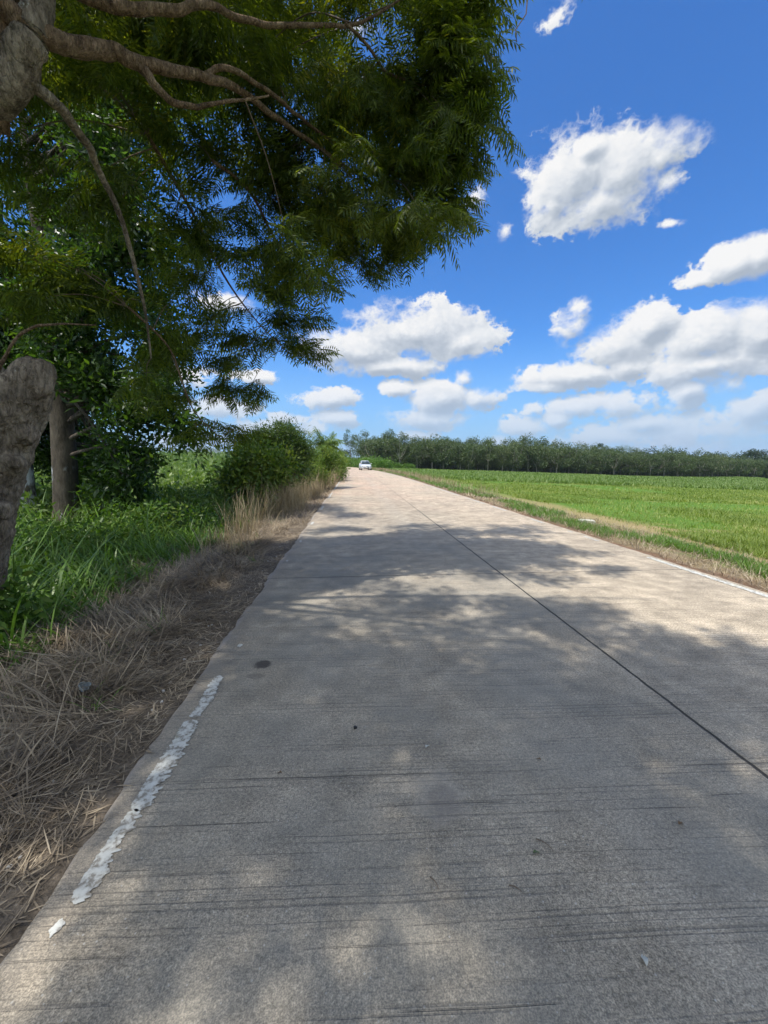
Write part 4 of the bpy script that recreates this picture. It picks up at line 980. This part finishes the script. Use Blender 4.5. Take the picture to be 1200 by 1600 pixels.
# right verge: reddish litter, green tufts
N = 22000; t = RNG.random(N); y = 3.0*(95/3.0)**t; u = UR+.04+RNG.random(N)**1.1*1.75; f = np.maximum(1, y/7)
tag(grass_obj('verge_litter', np.stack([u+xb(y), y, gz(u+xb(y), y)+.002], 1), RNG.uniform(.05, .22, N), RNG.uniform(.003, .008, N)*f, RNG.uniform(0, 6.283, N), RNG.uniform(.5, 1.55, N), RNG.uniform(0, .6, N), 'straw', 2), 'dry tan grass litter edging the right side of the road', 'straw')
N = 2600; t = RNG.random(N); cy = 3.0*(95/3.0)**t; cu = UR+.22+RNG.random(N)*1.2
k = vnoise(cu*1.0, cy, .9, 88) > .42; cy, cu = cy[k], cu[k]; N = len(cy)
x, y = clumps(cu, cy, 14, .06); x = x+xb(y); n = len(x); f = np.maximum(1, y/9)
tag(grass_obj('verge_tufts', np.stack([x, y, gz(x, y)], 1), RNG.uniform(.07, .22, n), RNG.uniform(.005, .010, n)*f, RNG.uniform(0, 6.283, n), RNG.uniform(.1, .7, n), RNG.uniform(.3, 1.4, n), 'tallgrass', 3), 'green grass tufts on the right verge', 'grass')
# standing dry clumps further along the right verge
N = 260; cy = 16+RNG.random(N)*62; cu = UR+.5+RNG.random(N)*1.6
x, y = clumps(cu, cy, 16, .12); x = x+xb(y); n = len(x); f = np.maximum(1, y/14)
tag(grass_obj('verge_dry_grass', np.stack([x, y, gz(x, y)], 1), RNG.uniform(.15, .6, n), RNG.uniform(.004, .008, n)*f, RNG.uniform(0, 6.283, n), RNG.uniform(0, .5, n), RNG.uniform(.1, 1.0, n), 'drystand', 3), 'standing dry grass along the far right verge', 'dry grass')
# short field grass, denser near
N = 60000; t = RNG.random(N); cy = 3.2*(40/3.2)**t; cx = 6.35+.06*np.minimum(cy, 30)+.35*(vnoise(cy, 0*cy, .8, 97)-.5)+RNG.random(N)**1.1*(1.5+cy*1.05)
pale = np.maximum(sm(.54, .70, vnoise(cx*.5, cy, .30, 90)), sm(.35, .05, abs(cx-6.3-.9-.5*vnoise(cy, 0*cy, .5, 3)))*sm(14, 8, cy))
k = RNG.random(N) > .9*pale; cx, cy = cx[k], cy[k]; N = len(cx)
sc_ = (cy/5)**.8; per = 5
x = np.repeat(cx, per)+RNG.normal(0, .05, N*per)*np.repeat(sc_, per); y = np.repeat(cy, per)+RNG.normal(0, .05, N*per)*np.repeat(sc_, per); s4 = np.repeat(sc_, per); n = len(x)
tag(grass_obj('field_grass', np.stack([x+xb(y), y, gz(x+xb(y), y)], 1), RNG.uniform(.05, .16, n)*(.35+1.2*vnoise(x, y, .6, 91))*np.minimum(s4**.2, 1.6), RNG.uniform(.004, .008, n)*s4*1.15, RNG.uniform(0, 6.283, n), RNG.uniform(.05, .8, n), RNG.uniform(.2, 1.3, n), 'lawn', 2), 'short bright green grass covering the near part of the right field', 'grass')
# taller crop beyond
N = 26000; t = RNG.random(N); cy = 35.5*(112/35.5)**t; cx = 6.5+RNG.random(N)*(cy*1.15)
cy = cy+0.03*cx
per = 4; x = np.repeat(cx, per)+RNG.normal(0, .22, N*per); y = np.repeat(cy, per)+RNG.normal(0, .22, N*per); n = len(x); f = y/40
tag(grass_obj('field_crop', np.stack([x+xb(y), y, gz(x+xb(y), y)], 1), RNG.uniform(.3, .62, n)*(.8+.4*vnoise(x, y, .15, 93)), RNG.uniform(.05, .09, n)*f, RNG.uniform(0, 6.283, n), RNG.uniform(.05, .5, n), RNG.uniform(.3, 1.5, n), 'crop', 2), 'taller green crop in front of the rubber plantation', 'crop')

# ------------------------------------------------------------------ small things on the verge and the slab
def rough_stone(name, c, s, mat, seed, rot=0, label=None, cat=None, group=None):
    import bmesh
    bm = bmesh.new(); bmesh.ops.create_cube(bm, size=1); bmesh.ops.bevel(bm, geom=bm.edges[:], offset=.09, segments=2, affect='EDGES')
    bmesh.ops.subdivide_edges(bm, edges=bm.edges[:], cuts=2, use_grid_fill=True)
    rg = random.Random(seed)
    for v in bm.verts:
        v.co += Vector((rg.uniform(-1, 1), rg.uniform(-1, 1), rg.uniform(-1, 1)))*.022; v.co.x *= 1-.25*v.co.y; v.co.z *= 1-.3*(v.co.x)
        v.co.x *= s[0]; v.co.y *= s[1]; v.co.z *= s[2]
    me = bpy.data.meshes.new(name); bm.to_mesh(me); bm.free(); me.materials.append(mat)
    o = bpy.data.objects.new(name, me); COL.objects.link(o); o.location = c; o.rotation_euler = (rg.uniform(-.15, .15), rg.uniform(-.1, .1), rot)
    return tag(o, label, cat, group)
M['chunk'] = plain('pale_broken_concrete', (.50, .47, .40), .9, noise=.6, scale=14)
M['pebble'] = plain('grey_pebble', (.22, .20, .18), .85, noise=.5, scale=80)
M['pebpale'] = plain('pale_pebble', (.50, .47, .42), .85, noise=.4, scale=80)
p = at(915, 826, 9.4); zz = float(gz(p[0], p[1]))
rough_stone('concrete_chunk', (p[0], p[1], zz+.05), (.36, .20, .10), M['chunk'], 4, -.35, 'pale broken concrete chunk lying on the right verge', 'rubble')
x, y = uy(555, 1138); rough_stone('pebble', (x, y, .006), (.017, .014, .014), plain('dark_pebble', (.02, .02, .02), .7), 5, .4, 'tiny black pebble alone on the concrete', 'pebble')
peb_lab = 'small pale pebble lying on the verge soil near the slab edge'
first = None
for i in range(70):
    y = rnd.uniform(1.2, 8); x = UL-.06-abs(rnd.gauss(0, .4)); s = rnd.uniform(.008, .022)
    if first is None: first = o = rough_stone('pebble', (0, 0, 0), (1, .8, .6), M['pebpale'], 9, 0, peb_lab, 'pebble', 'pale pebbles on the left verge soil')
    else: o = first.copy(); COL.objects.link(o)
    o.location = (x, y, float(gz(x, y))+s*.25); o.scale = (s, s, s); o.rotation_euler = (0, 0, rnd.uniform(0, 6))
# fallen leaves / twigs on the slab
def dry_leaf(px, py, L, col, label, rz):
    x, y = uy(px, py); n = 7; V = []
    for i in range(n):
        t = i/(n-1); wv = .5*L*.5*math.sin(math.pi*min(1, t*.95+.02))**.8
        V += [(t*L, -wv, .004+.25*wv+.006*math.sin(t*5)), (t*L, 0, .003+.006*math.sin(t*5)), (t*L, wv, .004+.3*wv+.006*math.sin(t*5+.5))]
    F = []
    for i in range(n-1):
        a = i*3; F += [(a, a+1, a+4, a+3), (a+1, a+2, a+5, a+4)]
    o = mesh_obj('fallen_leaf', np.array(V), np.array(F), col, smooth=True); o.location = (x, y, .0015); o.rotation_euler = (0, 0, rz)
    tag(o, label, 'leaf')
lf1 = plain('pale_dry_leaf', (.52, .52, .46), .7); lf2 = plain('brown_dry_leaf', (.16, .10, .05), .8); lf3 = plain('green_fallen_leaf', (.10, .13, .05), .7)
dry_leaf(665, 1170, .035, lf1, 'pale curled leaf on the concrete above the mortar scar', .8)
dry_leaf(833, 1335, .030, lf3, 'small green leaf on the near right part of the slab', .2)
dry_leaf(1010, 1512, .035, lf1, 'pale leaf fragment at the very bottom of the road', 1.2)
dry_leaf(845, 1190, .028, lf2, 'brown leaf scrap in the dappled light right of centre', 2.0)
dry_leaf(1060, 1290, .032, lf2, 'brown leaf scrap near the centre joint', .4)
dry_leaf(440, 1210, .026, lf2, 'brown leaf scrap right of the painted line', 2.6)
def twig(px, py, L, rz, label, bend=.2):
    x, y = uy(px, py); P = np.array([[0, 0, .004], [L*.5, L*bend*.4, .007], [L, 0, .004]]); mb = MB(); mb.add(*tube(spline(P, 4), np.linspace(.0022, .0012, 9), 6))
    o = mb.build('fallen_twig', M['twig']); o.location = (x, y, .001); o.rotation_euler = (0, 0, rz); tag(o, label, 'twig')
twig(838, 1312, .07, -.9, 'thin bent twig beside the small green leaf')
twig(672, 1372, .05, -1.1, 'short dark twig below the mortar scar')
twig(795, 1385, .045, -.6, 'short twig among the grooves right of the scar')
# crumpled translucent cup in the straw
def m_plastic():
    m, g = newmat('milky_plastic'); p = g.n('ShaderNodeBsdfPrincipled', {'Base Color': (.75, .82, .80), 'Roughness': .25, 'Transmission Weight': .55}); out = g.n('ShaderNodeOutputMaterial'); g.set(out.inputs[0], p.outputs[0]); return m
M['plastic'] = m_plastic()
p = at(132, 1092, 2.55); n = 14; rows = 6; V = []; 
for i in range(rows):
    for j in range(n):
        a = 6.283*j/n; rr = (.022+.011*i/(rows-1))*(1+.16*math.sin(3*a+i)+.1*rnd.uniform(-1, 1)); V.append((rr*math.cos(a), rr*math.sin(a)*.75, i*.014+.004*rnd.uniform(-1, 1)))
V.append((0, 0, 0)); V = np.array(V); F4 = [(i*n+j, i*n+(j+1) % n, (i+1)*n+(j+1) % n, (i+1)*n+j) for i in range(rows-1) for j in range(n)]; F3 = [(j, rows*n, (j+1) % n) for j in range(n)]
o = mesh_obj('plastic_cup', V, [np.array(F4), np.array(F3)], M['plastic'], smooth=True); zz = float(gz(p[0], p[1])); o.location = (p[0], p[1], zz+.06); o.rotation_euler = (.7, .5, .3)
tag(o, 'crumpled milky plastic cup half buried in the straw litter', 'cup')
# white guide post at the bend
p = at(535.5, 731, 62); gp = empty('guide_post', (p[0], p[1], float(gz(p[0], p[1]))), 'short pale guide post on the inside of the bend', 'post')
mb = MB(); v, f = box((0, 0, .42), (.15, .15, .9)); mb.add(v, f); mb.build('post', plain('post_paint', (.72, .70, .60), .7), gp)
mb = MB(); v, f = box((0, 0, .72), (.156, .156, .14)); mb.add(v, f); mb.build('band', plain('dark_band', (.05, .05, .05), .7), gp)

# ------------------------------------------------------------------ oncoming car
def build_car():
    p = at(570.5, 737, 66); p = np.array([p[0], p[1], 0.0])
    C = empty('oncoming_car', p, 'silver white hatchback driving towards the camera in the far right lane', 'car')
    white = plain('silver_white_car_paint', (.62, .65, .67), .28, .25, .6, noise=0); glass = plain('car_glass', (.035, .055, .06), .08, 0, .9, noise=0)
    black = plain('black_plastic', (.02, .02, .02), .6, noise=0); tyre = plain('tyre_rubber', (.018, .018, .018), .9, noise=0); rim = plain('alloy_rim', (.5, .5, .52), .3, .8, noise=0)
    lampm = plain('headlamp_lens', (.75, .78, .80), .1, .2, .9, noise=0); chrome = plain('chrome', (.7, .7, .72), .15, 1.0, noise=0); red = plain('plate_white', (.75, .75, .72), .5, noise=0)
    # stations along y (front = -y): y, half width at sill, at belt, belt z, bottom z
    st = [(-2.02, .62, .60, .60, .32), (-1.92, .76, .74, .72, .24), (-1.6, .83, .80, .82, .20), (-1.0, .85, .83, .93, .20), (-.55, .86, .84, .97, .20), (.6, .86, .84, .99, .20), (1.5, .85, .83, 1.0, .22), (1.95, .80, .78, .98, .26), (2.05, .70, .70, .85, .34)]
    V = []; 
    for (y, w0, w1, zb, z0) in st:
        V += [(-w0*.92, y, z0), (-w0, y, z0+.12), (-w0*1.01, y, (z0+zb)/2), (-w1, y, zb-.07), (-w1*.86, y, zb), (0, y, zb+.03), (w1*.86, y, zb), (w1, y, zb-.07), (w0*1.01, y, (z0+zb)/2), (w0, y, z0+.12), (w0*.92, y, z0)]
    m_ = 11; F = []
    for i in range(len(st)-1):
        for j in range(m_): a = i*m_+j; b_ = i*m_+(j+1) % m_; F.append((a, b_, b_+m_, a+m_))
    V = np.array(V); nV = len(V); V = np.concatenate([V, [[0, st[0][0], .46], [0, st[-1][0], .6]]])
    T3 = [(j, nV, (j+1) % m_) for j in range(m_)]+[((len(st)-1)*m_+(j+1) % m_, nV+1, (len(st)-1)*m_+j) for j in range(m_)]
    mesh_obj('body', V, [np.array(F), np.array(T3)], white, C, smooth=False)
    # cabin: glasshouse and roof
    def hull(name, lo, hi, mat, par=C):
        (y0, y1, w0, z0), (Y0, Y1, w1, z1) = lo, hi
        V = np.array([(-w0, y0, z0), (w0, y0, z0), (w0, y1, z0), (-w0, y1, z0), (-w1, Y0, z1), (w1, Y0, z1), (w1, Y1, z1), (-w1, Y1, z1)])
        return mesh_obj(name, V, np.array([(0, 1, 5, 4), (1, 2, 6, 5), (2, 3, 7, 6), (3, 0, 4, 7), (4, 5, 6, 7), (3, 2, 1, 0)]), mat, par)
    hull('cabin_frame', (-.95, 1.75, .74, .95), (-.12, 1.25, .58, 1.46), white)
    hull('roof', (-.16, 1.30, .60, 1.45), (0, 1.1, .5, 1.53), white)
    hull('windscreen', (-.975, -.5, .68, 1.0), (-.19, -.1, .54, 1.43), glass)
    for s in (-1, 1):
        V = np.array([(s*.745, -.62, 1.0), (s*.745, 1.45, 1.0), (s*.605, 1.15, 1.42), (s*.605, -.10, 1.42)]); V = np.concatenate([V, V-[s*.03, 0, 0]])
        mesh_obj('side_window', V, np.array([(0, 1, 2, 3), (7, 6, 5, 4), (0, 4, 5, 1), (2, 6, 7, 3)]), glass, C)
        mb = MB(); mb.add(*box((s*.93, -.52, 1.03), (.18, .10, .13))); mi = mb.build('door_mirror', white, C)
        mb = MB(); mb.add(*box((s*.60, -1.93, .66), (.27, .22, .12), np.array(Matrix.Rotation(s*.45, 3, 'Z')))); mb.build('headlight', lampm, C)
        mb = MB(); mb.add(*box((s*.58, -1.985, .40), (.16, .06, .08))); mb.build('fog_light', lampm, C)
        for yy in (-1.32, 1.28):
            th = np.array([[s*.67, yy, .31], [s*.70, yy, .31], [s*.85, yy, .31], [s*.875, yy, .31]]); mb = MB(); mb.add(*tube(th, [.27, .31, .31, .27], 24)); wh = mb.build('wheel', tyre, C, smooth=False)
            mb = MB(); mb.add(*tube(np.array([[s*.86, yy, .31], [s*.885, yy, .31]]), [.20, .19], 16)); mb.build('rim', rim, wh)
    mb = MB(); mb.add(*box((0, -2.0, .60), (.66, .06, .10))); mb.add(*box((0, -1.99, .36), (.86, .08, .14))); mb.build('grille', black, C)
    mb = MB(); mb.add(*box((0, -2.035, .61), (.60, .02, .022))); mb.build('grille_bar', chrome, C)
    mb = MB(); mb.add(*box((0, -2.045, .455), (.34, .02, .13))); mb.build('number_plate', red, C)
    for s in (-1, 1):
        mb = MB(); mb.add(*tube(np.array([[s*.1, -.96, 1.0], [s*.1+.35, -.62, 1.205]]), [.012, .008], 5)); mb.build('wiper', black, C)
        mb = MB(); mb.add(*box((s*.70, 1.98, .82), (.2, .1, .2))); mb.build('tail_light', plain('tail_lens', (.4, .02, .02), .2, noise=0), C)
    C.rotation_euler[2] = .09
    return C
build_car()
# ------------------------------------------------------------------ the air itself
V, F = box((0, 1450, 51.5), (6400, 4400, 123))
m, g = newmat('thin_haze'); nt = m.node_tree
pv = g.n('ShaderNodeVolumePrincipled', {'Color': (.80, .88, 1.0), 'Density': .0002, 'Anisotropy': .2}); out = g.n('ShaderNodeOutputMaterial'); g.set(out.inputs['Volume'], pv.outputs[0])
hz = mesh_obj('haze', V, F, m); tag(hz, kind='stuff')
